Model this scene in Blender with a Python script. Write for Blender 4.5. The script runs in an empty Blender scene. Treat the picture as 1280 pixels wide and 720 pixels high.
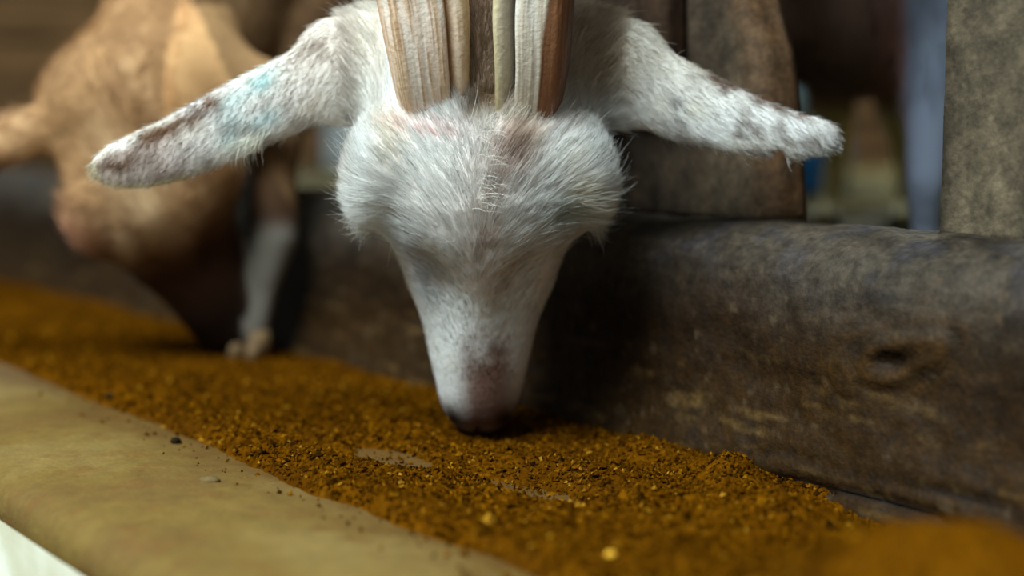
import bpy, math, random
import numpy as np
from mathutils import Vector

# ------------------------------------------------------------------ camera, sky, light, exposure
scene = bpy.context.scene
COL = scene.collection
CAM_H = 0.152
PITCH = math.atan(201 / 1800)
cam_d = bpy.data.cameras.new('camera')
cam_d.sensor_width = 36.0
cam_d.lens = 1800 * 36.0 / 1280
cam_d.clip_start = 0.01
cam_d.dof.use_dof = True
cam_d.dof.focus_distance = 0.642
cam_d.dof.aperture_fstop = 3.0
cam = bpy.data.objects.new('camera', cam_d)
cam.location = (0, 0, CAM_H)
cam.rotation_euler = (math.pi / 2 - PITCH, 0, 0)
COL.objects.link(cam)
scene.camera = cam

world = bpy.data.worlds.new('sky')
scene.world = world
world.use_nodes = True
wn = world.node_tree.nodes
wn['Background'].inputs[0].default_value = (0.80, 0.97, 0.96, 1)
wn['Background'].inputs[1].default_value = 0.24

def area(name, loc, target, size, size_y, power, color):
    d = bpy.data.lights.new(name, 'AREA')
    d.shape = 'RECTANGLE'; d.size = size; d.size_y = size_y
    d.energy = power; d.color = color
    o = bpy.data.objects.new(name, d)
    o.location = loc
    o.rotation_euler = (Vector(target) - Vector(loc)).to_track_quat('-Z', 'Y').to_euler()
    COL.objects.link(o)
    return o
# soft daylight that comes in through the open left side of the shed
area('daylight_open_side', (-0.72, -0.10, 1.62), (-0.03, 0.7, 0.1), 1.1, 0.7, 84, (0.85, 0.985, 1.0))
# added fill lamp above the low far wall, brightens the dark pen
area('pen_fill_light', (0.5, 3.2, 1.32), (0.25, 1.5, 0.05), 2.2, 0.5, 75, (0.88, 1.0, 0.98))

scene.view_settings.view_transform = 'Standard'
scene.view_settings.look = 'None'
scene.view_settings.exposure = 0.0
scene.view_settings.gamma = 1.0
scene.view_settings.use_curve_mapping = False

rng = np.random.default_rng(7)
random.seed(7)

# ------------------------------------------------------------------ noise
def _hash(i, j, k, seed):
    n = (i.astype(np.int64) * 374761393 + j.astype(np.int64) * 668265263 + k.astype(np.int64) * 1440662683 + seed * 974634777) & 0xFFFFFFFF
    n = ((n ^ (n >> 13)) * 1274126177) & 0xFFFFFFFF
    n = ((n ^ (n >> 16)) * 2246822519) & 0xFFFFFFFF
    n = n ^ (n >> 15)
    return (n & 0xFFFFFF) / float(0xFFFFFF)

_a, _b, _c = 0.7, 0.5, 1.1
_ROT = (np.array([[math.cos(_a), -math.sin(_a), 0], [math.sin(_a), math.cos(_a), 0], [0, 0, 1]]) @ np.array([[1, 0, 0], [0, math.cos(_b), -math.sin(_b)], [0, math.sin(_b), math.cos(_b)]]) @ np.array([[math.cos(_c), 0, math.sin(_c)], [0, 1, 0], [-math.sin(_c), 0, math.cos(_c)]]))
def vnoise(p, freq, seed=0):
    """value noise in -1..1; freq a scalar or a 3-vector"""
    fr = np.asarray(freq, float)
    q = (p @ _ROT.T) * fr if fr.ndim == 0 else p * fr
    q = q + seed * 0.37
    i = np.floor(q)
    f = q - i
    u = f * f * f * (f * (f * 6 - 15) + 10)
    i = i.astype(np.int64)
    r = 0
    for dx in (0, 1):
        wx = u[:, 0] if dx else 1 - u[:, 0]
        for dy in (0, 1):
            wy = u[:, 1] if dy else 1 - u[:, 1]
            for dz in (0, 1):
                wz = u[:, 2] if dz else 1 - u[:, 2]
                r = r + wx * wy * wz * _hash(i[:, 0] + dx, i[:, 1] + dy, i[:, 2] + dz, seed)
    return r * 2 - 1

def fbm(p, freq, octaves=4, seed=0):
    r, a, t = 0, 1.0, 0
    f = np.asarray(freq, float)
    for o in range(octaves):
        r = r + a * vnoise(p, f, seed + o * 17)
        t += a; a *= 0.5; f = f * 2.03
    return r / t

def sstep(a, b, x):
    t = np.clip((x - a) / (b - a), 0, 1)
    return t * t * (3 - 2 * t)

def mixc(c1, c2, w):
    w = np.clip(w, 0, 1)[:, None]
    return c1 * (1 - w) + np.asarray(c2, float) * w

def lin(r, g, b):
    def f(c):
        c /= 255.0
        return c / 12.92 if c <= 0.04045 else ((c + 0.055) / 1.055) ** 2.4
    return np.array([f(r), f(g), f(b)])

# ------------------------------------------------------------------ objects
def thing(name, label, cat, loc=(0, 0, 0), rotz=0, group=None):
    o = bpy.data.objects.new(name, None)
    o.empty_display_size = 0.05
    o.location = loc; o.rotation_euler = (0, 0, rotz)
    o['label'] = label; o['category'] = cat
    if group: o['group'] = group
    COL.objects.link(o)
    return o

def tag(o, label, cat, group=None, kind=None):
    o['label'] = label; o['category'] = cat
    if group: o['group'] = group
    if kind: o['kind'] = kind

def mesh_obj(name, verts, faces, mat, parent=None, smooth=True, col=None, loc=None):
    """verts in the parent's space (or world when there is none)"""
    me = bpy.data.meshes.new(name)
    verts = np.asarray(verts, float)
    if isinstance(faces, np.ndarray):
        me.vertices.add(len(verts)); me.vertices.foreach_set('co', verts.astype(np.float32).ravel())
        nf, k = faces.shape
        me.loops.add(nf * k); me.loops.foreach_set('vertex_index', faces.astype(np.int32).ravel())
        me.polygons.add(nf)
        me.polygons.foreach_set('loop_start', np.arange(0, nf * k, k, dtype=np.int32))
        me.update(calc_edges=True)
    else:
        me.from_pydata(verts.tolist(), [], [list(f) for f in faces]); me.update()
    me.validate()
    me.polygons.foreach_set('use_smooth', np.full(len(me.polygons), smooth))
    if col is not None:
        at = me.attributes.new('col', 'FLOAT_COLOR', 'POINT')
        c = np.ones((len(verts), 4), np.float32); c[:, :3] = col
        at.data.foreach_set('color', c.ravel())
    me.materials.append(mat)
    o = bpy.data.objects.new(name, me)
    COL.objects.link(o)
    if parent: o.parent = parent
    if loc is not None: o.location = loc
    return o

# ------------------------------------------------------------------ materials
def new_mat(name):
    m = bpy.data.materials.new(name); m.use_nodes = True
    nt = m.node_tree
    return m, nt, nt.nodes['Principled BSDF']

def N(nt, kind, **kw):
    n = nt.nodes.new(kind)
    for k, v in kw.items():
        if k in n.inputs.keys(): n.inputs[k].default_value = v
        else: setattr(n, k, v)
    return n

def ramp(nt, stops):
    r = nt.nodes.new('ShaderNodeValToRGB')
    e = r.color_ramp.elements
    while len(e) < len(stops): e.new(0.5)
    for el, (p, c) in zip(e, stops):
        el.position = p; el.color = (c[0], c[1], c[2], 1)
    return r

def attr_mat(name, rough=0.6, spec=0.25, sheen=0.0, vary=0.0, vscale=160, bump=0.0, bscale=400):
    m, nt, b = new_mat(name)
    a = N(nt, 'ShaderNodeAttribute', attribute_name='col')
    b.inputs['Roughness'].default_value = rough
    b.inputs['Specular IOR Level'].default_value = spec
    b.inputs['Sheen Weight'].default_value = sheen
    last = a.outputs['Color']
    if vary:
        tv = N(nt, 'ShaderNodeTexCoord')
        for sc_, lo, hi in ((vscale, 1 - vary, 1 + vary * 0.8), (vscale * 3.1, 1 - vary * 0.7, 1 + vary * 0.6)):
            nv_ = N(nt, 'ShaderNodeTexNoise', Scale=sc_, Detail=6.0, Roughness=0.7)
            mr = N(nt, 'ShaderNodeMapRange'); mr.inputs[1].default_value = 0.36; mr.inputs[2].default_value = 0.64
            mr.inputs[3].default_value = lo; mr.inputs[4].default_value = hi
            vm = N(nt, 'ShaderNodeVectorMath', operation='SCALE')
            nt.links.new(tv.outputs['Object'], nv_.inputs['Vector']); nt.links.new(nv_.outputs['Fac'], mr.inputs[0])
            nt.links.new(last, vm.inputs[0]); nt.links.new(mr.outputs[0], vm.inputs['Scale'])
            last = vm.outputs[0]
    nt.links.new(last, b.inputs['Base Color'])
    if bump:
        tc = N(nt, 'ShaderNodeTexCoord')
        nz = N(nt, 'ShaderNodeTexNoise', Scale=bscale, Detail=4.0)
        bm = N(nt, 'ShaderNodeBump', Strength=bump, Distance=0.001)
        nt.links.new(tc.outputs['Object'], nz.inputs['Vector'])
        nt.links.new(nz.outputs['Fac'], bm.inputs['Height'])
        nt.links.new(bm.outputs['Normal'], b.inputs['Normal'])
    return m

def fur_mat(name, rough=0.5, transl=0.25):
    m, nt, b = new_mat(name)
    out = nt.nodes['Material Output']
    a = N(nt, 'ShaderNodeAttribute', attribute_name='col')
    b.inputs['Roughness'].default_value = rough
    b.inputs['Specular IOR Level'].default_value = 0.22
    tr = N(nt, 'ShaderNodeBsdfTranslucent')
    mx = N(nt, 'ShaderNodeMixShader'); mx.inputs[0].default_value = transl
    nt.links.new(a.outputs['Color'], b.inputs['Base Color'])
    nt.links.new(a.outputs['Color'], tr.inputs['Color'])
    nt.links.new(b.outputs[0], mx.inputs[1]); nt.links.new(tr.outputs[0], mx.inputs[2])
    nt.links.new(mx.outputs[0], out.inputs['Surface'])
    return m

def noise_mat(name, stops, scale=20, detail=8, rough=0.85, stretch=(1, 1, 1), bump=0.3, bscale=120, bdist=0.002, spec=0.2, blot=None):
    m, nt, b = new_mat(name)
    tc = N(nt, 'ShaderNodeTexCoord')
    mp = N(nt, 'ShaderNodeMapping'); mp.inputs['Scale'].default_value = stretch
    nz = N(nt, 'ShaderNodeTexNoise', Scale=scale, Detail=detail, Roughness=0.62)
    cr = ramp(nt, stops)
    nt.links.new(tc.outputs['Object'], mp.inputs['Vector'])
    nt.links.new(mp.outputs[0], nz.inputs['Vector'])
    nt.links.new(nz.outputs['Fac'], cr.inputs['Fac'])
    last = cr.outputs['Color']
    if blot:
        bs, bc, lo, hi, w = blot
        n2 = N(nt, 'ShaderNodeTexNoise', Scale=bs, Detail=5.0, Roughness=0.6)
        nt.links.new(mp.outputs[0], n2.inputs['Vector'])
        mr = N(nt, 'ShaderNodeMapRange'); mr.inputs[1].default_value = lo; mr.inputs[2].default_value = hi
        mr.inputs[4].default_value = w
        nt.links.new(n2.outputs['Fac'], mr.inputs[0])
        mx = N(nt, 'ShaderNodeMix', data_type='RGBA')
        mx.inputs['B'].default_value = (*bc, 1) if False else (0, 0, 0, 1)
        mx.inputs[7].default_value = (bc[0], bc[1], bc[2], 1)
        nt.links.new(mr.outputs[0], mx.inputs[0])
        nt.links.new(last, mx.inputs[6])
        last = mx.outputs[2]
    nt.links.new(last, b.inputs['Base Color'])
    n3 = N(nt, 'ShaderNodeTexNoise', Scale=bscale, Detail=8.0, Roughness=0.7)
    bm = N(nt, 'ShaderNodeBump', Strength=bump, Distance=bdist)
    nt.links.new(mp.outputs[0], n3.inputs['Vector'])
    nt.links.new(n3.outputs['Fac'], bm.inputs['Height'])
    nt.links.new(bm.outputs['Normal'], b.inputs['Normal'])
    b.inputs['Roughness'].default_value = rough
    b.inputs['Specular IOR Level'].default_value = spec
    return m

M_trough = attr_mat('trough_surface', rough=0.65, spec=0.12, bump=0.7, bscale=420, vary=0.34, vscale=120)
M_ledge = attr_mat('ledge_surface', rough=0.7, spec=0.25, bump=0.6, bscale=380, vary=0.12, vscale=110)
M_white = attr_mat('pale_face', rough=0.8, spec=0.2, bump=0.3, bscale=200)
M_skin = attr_mat('goat_skin', rough=0.75, spec=0.1, bump=0.25, bscale=600)
M_fur = fur_mat('white_goat_fur', 0.45, 0.30)
M_fur_dark = fur_mat('brown_goat_fur', 0.5, 0.12)
M_horn = attr_mat('horn', rough=0.5, spec=0.35, bump=0.3, bscale=500, vary=0.12, vscale=400)
M_feed = attr_mat('feed_meal', rough=0.8, spec=0.0, bump=0.8, bscale=900, vary=0.25, vscale=500)
M_plank = attr_mat('weathered_plank', rough=0.75, spec=0.2, bump=0.5, bscale=350, vary=0.4, vscale=90)
M_floor = noise_mat('pen_floor', [(0.3, lin(44, 39, 22)), (0.7, lin(86, 78, 46))], scale=9, bump=0.4)
M_board = noise_mat('shed_board', [(0.25, lin(74, 58, 42)), (0.75, lin(150, 124, 92))], scale=5, stretch=(1, 1, 6), bump=0.3)
M_roof = noise_mat('roof_board', [(0.3, lin(50, 42, 34)), (0.7, lin(84, 70, 56))], scale=6, bump=0.2)
M_ground = noise_mat('ground_outside', [(0.3, lin(150, 150, 140)), (0.7, lin(190, 190, 180))], scale=4, bump=0.2)
M_blue = noise_mat('blue_plastic', [(0.3, lin(8, 60, 100)), (0.7, lin(16, 84, 130))], scale=6, rough=0.4, bump=0.05, spec=0.5)
M_greybucket = noise_mat('grey_lid', [(0.3, lin(88, 110, 116)), (0.7, lin(110, 132, 136))], scale=6, rough=0.5, bump=0.05, spec=0.4)
M_straw = attr_mat('straw', rough=0.7, spec=0.2)
M_eye = noise_mat('eye', [(0.3, (0.01, 0.008, 0.006)), (0.7, (0.05, 0.035, 0.015))], scale=30, rough=0.08, bump=0.0, spec=0.6)
M_hoof = noise_mat('hoof', [(0.3, lin(96, 74, 50)), (0.7, lin(150, 120, 84))], scale=60, rough=0.6)
M_hoof_dark = noise_mat('hoof_dark', [(0.3, lin(34, 30, 18)), (0.7, lin(66, 58, 36))], scale=60, rough=0.6)
M_chip = noise_mat('dark_chip', [(0.3, lin(20, 17, 12)), (0.7, lin(44, 37, 25))], scale=300, spec=0.0)
M_chip_tan = noise_mat('tan_chip', [(0.3, lin(84, 68, 40)), (0.7, lin(112, 92, 56))], scale=300)
M_pellet = noise_mat('yellow_pellet', [(0.3, lin(200, 140, 30)), (0.7, lin(235, 185, 60))], scale=300)

# ------------------------------------------------------------------ trough frame: s runs along the trough, n across it
T = np.array([-0.607, 0.795, 0.0]); T /= np.linalg.norm(T)
NB = np.array([0.795, 0.607, 0.0]); NB /= np.linalg.norm(NB)
def sn(s, n, z):
    s, n, z = np.broadcast_arrays(np.asarray(s, float), np.asarray(n, float), np.asarray(z, float))
    return s[..., None] * T + n[..., None] * NB + z[..., None] * np.array([0, 0, 1.0])

def grid_faces(nu, nv):
    i = np.arange(nu * nv).reshape(nu, nv)
    return np.stack([i[:-1, :-1], i[1:, :-1], i[1:, 1:], i[:-1, 1:]], -1).reshape(-1, 4)

FLOOR_Z = 0.055
# ---- structure: pen floor, yard, shed shell, added light-blocking walls
def box_verts(x0, x1, y0, y1, z0, z1):
    v = [(x, y, z) for z in (z0, z1) for (x, y) in ((x0, y0), (x1, y0), (x1, y1), (x0, y1))]
    f = [(0, 3, 2, 1), (4, 5, 6, 7), (0, 1, 5, 4), (1, 2, 6, 5), (2, 3, 7, 6), (3, 0, 4, 7)]
    return v, f
def struct_box(name, b, mat, rot=None):
    v, f = box_verts(*b)
    o = mesh_obj(name, v, f, mat, smooth=False)
    o['kind'] = 'structure'
    return o
# pen floor: behind the trough wall (n > 0.585)
c = [sn(-0.6, 0.587, 0), sn(3.2, 0.587, 0), sn(3.2, 4.2, 0), sn(-0.6, 4.2, 0)]
v = [(p[0], p[1], z) for z in (-0.40, FLOOR_Z) for p in c]
o = mesh_obj('floor', v, [(0, 3, 2, 1), (4, 5, 6, 7), (0, 1, 5, 4), (1, 2, 6, 5), (2, 3, 7, 6), (3, 0, 4, 7)], M_floor, smooth=False)
o['kind'] = 'structure'
struct_box('ground', (-7, 5, -4, 8, -0.46, -0.40), M_ground)
struct_box('ceiling', (-2.2, 2.6, 0.62, 4.6, 1.62, 1.68), M_roof)
struct_box('shade_wall_right', (1.75, 1.83, -0.9, 4.4, -0.4, 0.75), M_roof)  # unseen side wall, added to block light from the right
struct_box('shade_wall_front', (0.15, 1.75, -0.98, -0.9, -0.4, 0.9), M_roof)  # unseen wall added behind the camera to cut flat front light

# far shed wall made of single horizontal boards, with a gap that lets daylight in
def board(x0, x1, y, z0, z1, seed, mat=M_board, th=0.02):
    r = random.Random(seed)
    nx = 6
    vs, fs = [], []
    for i in range(nx + 1):
        x = x0 + (x1 - x0) * i / nx
        a = r.uniform(-.003, .003); b = r.uniform(-.003, .003)
        vs += [(x, y, z0 + a), (x, y + th, z0 + a), (x, y + th, z1 + b), (x, y, z1 + b)]
    for i in range(nx):
        k = i * 4
        for j in range(4):
            fs.append((k + j, k + (j + 1) % 4, k + 4 + (j + 1) % 4, k + 4 + j))
    fs += [(3, 2, 1, 0), (nx * 4, nx * 4 + 1, nx * 4 + 2, nx * 4 + 3)]
    return vs, fs
wb = mesh_obj('wall_back', *box_verts(-0.345, 1.75, 3.3, 3.34, -0.3, 1.0), M_roof, smooth=False)
wb['kind'] = 'structure'
wb2 = mesh_obj('wall_left', *box_verts(-2.0, -0.43, 3.3, 3.34, -0.3, 1.0), M_roof, smooth=False)
wb2['kind'] = 'structure'
z = 0.0; k = 0
while z < 0.95:
    hgt = 0.075 + 0.02 * random.random()
    mb = noise_mat('board_tone', [(0.25, lin(*(np.array([72, 50, 30]) * (0.7 + 0.5 * random.random())))), (0.75, lin(*(np.array([150, 112, 74]) * (0.8 + 0.4 * random.random()))))], scale=4, stretch=(1, 1, 6), bump=0.2)
    mesh_obj('plank', *board(-0.345, 1.75, 3.262 - 0.006 * random.random(), z, z + hgt, 50 + k, th=0.03), mb, wb, smooth=False)
    mesh_obj('plank', *board(-2.0, -0.43, 3.262 - 0.006 * random.random(), z, z + hgt, 90 + k, th=0.03), mb, wb2, smooth=False)
    z += hgt + 0.008; k += 1

# ------------------------------------------------------------------ the trough
S_A, S_B = 0.12, 1.95
trough = thing('feed_trough', 'long worn grey-brown feeding trough running under the goats, its basin spread with orange meal', 'trough',
               tuple(sn(0.6, 0.4, -0.40)))
TL = np.array(trough.location)
def s_axis(fine):
    a = np.arange(S_A, 0.8, fine); b = np.arange(0.8, S_B + 1e-6, fine * 3)
    return np.concatenate([a, b])
def resample(prof, step):
    prof = np.asarray(prof, float)
    # Catmull-Rom through the points
    P = np.vstack([2 * prof[0] - prof[1], prof, 2 * prof[-1] - prof[-2]])
    out = []
    for i in range(1, len(P) - 2):
        m = max(1, int(np.linalg.norm(P[i + 1] - P[i]) / step))
        t = np.linspace(0, 1, m, endpoint=False)[:, None]
        p0, p1, p2, p3 = P[i - 1], P[i], P[i + 1], P[i + 2]
        out.append(0.5 * (2 * p1 + (p2 - p0) * t + (2 * p0 - 5 * p1 + 4 * p2 - p3) * t * t + (3 * p1 - p0 - 3 * p2 + p3) * t ** 3))
    out.append(prof[-1:])
    return np.vstack(out)
def sweep(prof, fine, step):
    pr = resample(prof, step)
    ss = s_axis(fine)
    d = np.gradient(pr, axis=0); nrm = np.stack([-d[:, 1], d[:, 0]], 1); nrm /= np.linalg.norm(nrm, axis=1)[:, None] + 1e-9
    Sg, K = np.meshgrid(ss, np.arange(len(pr)), indexing='ij')
    return Sg.ravel(), pr[K.ravel()], nrm[K.ravel()], len(ss), len(pr)

# back wall: hollow inner face, thick rounded lip
prof = [(0.456, -0.05), (0.470, -0.024), (0.480, 0.004), (0.4865, 0.030), (0.4885, 0.056), (0.4905, 0.080), (0.499, 0.101),
        (0.516, 0.1125), (0.537, 0.115), (0.560, 0.112), (0.577, 0.100), (0.584, 0.07), (0.585, 0.0), (0.585, -0.40)]
prof = [(n_, z_ * 0.915 if z_ > 0.02 else z_) for n_, z_ in prof]
S_, P_, Nn, nu, nv = sweep(prof, 0.0022, 0.0022)
pos = sn(S_, P_[:, 0], P_[:, 1])
disp = 0.0040 * fbm(pos, 14, 3, 1) + 0.0016 * fbm(pos, 60, 3, 2) + 0.0006 * fbm(pos, 300, 3, 3)
zz = P_[:, 1]
inner = (P_[:, 0] < 0.515) & (zz < 0.108)
# knot-like pit with rings of grain around it
ds, dz = S_ - 0.378, zz - 0.054
wob = 0.006 * vnoise(pos, 70, 4)
rr = np.sqrt((ds / 1.5) ** 2 + ((dz + 0.25 * ds) / 0.75) ** 2) + wob
pit = np.exp(-(rr / 0.0058) ** 2) * inner * np.clip(0.75 + 0.6 * vnoise(pos, 160, 5), 0.2, 1.2)
rings = np.sin(rr * 640 + 3 * vnoise(pos, 90, 6)) * np.exp(-(rr / 0.036) ** 2) * inner
disp -= 0.0055 * pit
disp += 0.0005 * rings
lip = np.exp(-((rr - 0.0115) / 0.005) ** 2) * inner
disp += 0.0016 * lip
disp += 0.0016 * fbm(pos @ np.array([T, NB, [0, 0, 1]]).T, (16, 50, 60), 3, 35) * inner
# long cracks near the foot of the wall
crk = np.zeros(len(S_))
for (sa, sb, z0, amp, dep, sd) in ((0.31, 0.48, -0.003, 0.007, 0.006, 11), (0.30, 0.37, 0.006, 0.006, 0.003, 13), (0.40, 0.46, 0.005, 0.008, 0.002, 12)):
    zl = z0 + amp * fbm(np.stack([S_, S_ * 0 + sd, S_ * 0], 1), 26, 3, sd)
    g = np.exp(-((zz - zl) / 0.0014) ** 2) * sstep(sa, sa + 0.03, S_) * (1 - sstep(sb - 0.03, sb, S_)) * inner
    crk = np.maximum(crk, g * min(1, dep / 0.004)); disp -= dep * g
pos = pos + (Nn[:, :1] * NB + Nn[:, 1:2] * np.array([0, 0, 1.0])) * disp[:, None]
grey = lin(68, 60, 51); brown = lin(36, 22, 8); dark = lin(14, 8, 3); olive = lin(50, 31, 6)
cc = np.repeat(brown[None], len(S_), 0)
n1 = fbm(pos, 16, 5, 21); n2 = fbm(pos, 55, 4, 22); n3 = fbm(pos, 190, 3, 23)
cc = mixc(cc, grey, sstep(0.050, 0.100, zz + 0.018 * n1) * 0.9)  # grey lip, dark foot: overhang shade put into the colour, besides feed dust
cc = mixc(cc, dark, sstep(0.05, 0.45, n1 * 0.6 + n2 * 0.55) * 0.75)
cc = mixc(cc, lin(60, 56, 58), sstep(0.0, 0.4, n2) * sstep(0.07, 0.10, zz) * 0.6)
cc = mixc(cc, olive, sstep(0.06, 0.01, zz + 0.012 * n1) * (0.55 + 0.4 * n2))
cc = mixc(cc, lin(96, 80, 60), sstep(0.30, 0.65, n3) * 0.3)
cc = mixc(cc, lin(26, 19, 13), sstep(0.30, 0.62, -n3) * 0.6)
cc = mixc(cc, olive * 1.25, np.exp(-(rr / 0.03) ** 2) * inner * (0.55 + 0.4 * rings))
fib = vnoise(pos @ np.array([T, NB, [0, 0, 1]]).T + 0.01 * np.stack([n1, n2, n1], 1), (24, 120, 260), 33)
cc = mixc(cc, lin(88, 66, 34), sstep(0.35, 0.8, fib) * sstep(0.06, 0.03, zz) * 0.55)
# fine fibrous grain following the trough
gr = vnoise(pos @ np.array([T, NB, [0, 0, 1]]).T, (60, 300, 480), 31)
cc = cc * (1 + 0.22 * gr)[:, None]
cc = mixc(cc, lin(18, 13, 9), np.clip(crk * 1.2 + pit * 0.95, 0, 0.95))
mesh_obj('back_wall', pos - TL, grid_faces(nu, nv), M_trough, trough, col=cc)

# basin floor and front ledge
prof = [(0.1895, -0.030), (0.1895, -0.012), (0.1915, -0.004), (0.199, 0.0008), (0.212, 0.0025), (0.25, 0.0025), (0.285, 0.0), (0.32, -0.0035), (0.36, -0.004),
        (0.40, -0.008), (0.44, -0.016), (0.470, -0.030)]
S_, P_, Nn, nu, nv = sweep(prof, 0.003, 0.003)
pos = sn(S_, P_[:, 0], P_[:, 1])
disp = 0.0018 * fbm(pos, 16, 3, 41) * sstep(0.192, 0.215, P_[:, 0]) + 0.0007 * fbm(pos, 80, 3, 42) + 0.00035 * fbm(pos, 320, 2, 43)
pos = pos + (Nn[:, :1] * NB + Nn[:, 1:2] * np.array([0, 0, 1.0])) * disp[:, None]
LEDGE = (S_, P_, pos)
cc = np.repeat(lin(108, 85, 36)[None], len(S_), 0)
n1 = fbm(pos, 22, 5, 44); n2 = fbm(pos, 110, 4, 45)
cc = mixc(cc, lin(100, 76, 34), sstep(-0.1, 0.4, n1) * 0.8)
cc = mixc(cc, lin(124, 102, 56), sstep(0.1, 0.5, -n1) * 0.6)
cc = mixc(cc, lin(104, 72, 30), sstep(0.0, 0.5, n2 + 0.4 * n1) * 0.6)
cc = mixc(cc, lin(82, 54, 14), sstep(0.245, 0.31, P_[:, 0] + 0.014 * n1 + 0.012 * n2) * 0.85)
mesh_obj('basin', pos - TL, grid_faces(nu, nv), M_ledge, trough, col=cc)
# near-white outer face
prof = [(0.1885, -0.40), (0.1885, -0.2), (0.1885, -0.05), (0.1885, -0.030), (0.1885, -0.012)]
S_, P_, Nn, nu, nv = sweep(prof, 0.006, 0.006)
pos = sn(S_, P_[:, 0], P_[:, 1]); pos = pos - NB * 0.0014 + (Nn[:, :1] * NB + Nn[:, 1:2] * np.array([0, 0, 1.0])) * (0.0006 * fbm(pos, 20, 3, 46))[:, None]
cc = np.repeat(lin(232, 230, 214)[None], len(S_), 0); cc = mixc(cc, lin(200, 194, 168), sstep(0, 0.5, fbm(pos, 18, 4, 47)))
fo = mesh_obj('outer_face', pos - TL, grid_faces(nu, nv), M_white, trough, col=cc)
fo['label'] = 'pale outer face of the trough'

# ------------------------------------------------------------------ the meal in the trough
feed = thing('feed_meal', 'orange-brown crumbly feed meal heaped along the basin of the trough', 'feed', tuple(sn(0.6, 0.38, -0.006)))
FL = np.array(feed.location)
def feed_height(s, n):
    p = np.stack([s, n, s * 0], 1)
    w1 = fbm(p, 18, 4, 61); w2 = fbm(p, 55, 3, 62)
    zf = 0.0012 + 0.0035 * w1 + 0.0016 * w2
    zf = zf - 0.004 * sstep(0.40, 0.46, n)                                # banked against the wall
    def bump(s0, n0, h, rs, rn): return h * np.exp(-((s - s0) / rs) ** 2 - ((n - n0) / rn) ** 2)
    zf = zf + bump(0.432, 0.452, 0.013, 0.016, 0.014) + bump(0.505, 0.462, 0.006, 0.022, 0.014) + bump(0.23, 0.335, 0.041, 0.075, 0.05)
    zf = zf + bump(0.39, 0.44, 0.005, 0.03, 0.02) - bump(0.36, 0.472, 0.009, 0.06, 0.025)
    zf = zf + bump(0.80, 0.335, 0.003, 0.14, 0.02) + bump(0.63, 0.33, 0.005, 0.06, 0.02)
    zf = zf - bump(0.560, 0.360, 0.0115, 0.030, 0.014) - bump(0.488, 0.380, 0.0115, 0.034, 0.014) - bump(0.60, 0.340, 0.010, 0.03, 0.008) - bump(0.571, 0.415, 0.004, 0.04, 0.03)
    edge = 0.292 + 0.008 * fbm(np.stack([s, s * 0 + 5, s * 0], 1), 14, 4, 63)
    edge = edge - 0.06 * sstep(0.37, 0.24, s)
    zf = zf - 0.03 * sstep(edge + 0.012, edge - 0.02, n) + 0.0035 * sstep(edge - 0.02, edge + 0.02, n) * np.exp(-((n - edge - 0.012) / 0.02) ** 2)
    return zf
def seg_axis(parts):
    out = [np.arange(a, b, st) for a, b, st in parts]
    return np.concatenate(out)
ss = seg_axis([(0.10, 0.80, 0.0016), (0.80, 1.20, 0.003), (1.20, 1.95, 0.008)])
nn_ = np.arange(0.20, 0.500, 0.0016)
Sg, Ng = np.meshgrid(ss, nn_, indexing='ij')
s1, n1_ = Sg.ravel(), Ng.ravel()
zf = feed_height(s1, n1_)
p = np.stack([s1, n1_, s1 * 0], 1)
zf = zf + 0.0009 * vnoise(p, 420, 64) + 0.0007 * vnoise(p, 190, 65)
pos = sn(s1, n1_, zf)
q1 = vnoise(p, 430, 66); q2 = fbm(p, 24, 4, 67); q3 = vnoise(p, 700, 68)
cc = np.repeat(lin(90, 52, 3)[None], len(s1), 0)
cc = mixc(cc, lin(60, 33, 3), sstep(-0.1, 0.6, q1))
cc = mixc(cc, lin(110, 70, 10), sstep(0.25, 0.8, q3) * 0.7)
cc = mixc(cc, lin(62, 34, 4), sstep(-0.05, 0.35, q2) * 0.55)
fb = mesh_obj('meal_bed', pos - FL, grid_faces(len(ss), len(nn_)), M_feed, feed, col=cc)
fb['kind'] = 'stuff'
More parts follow.
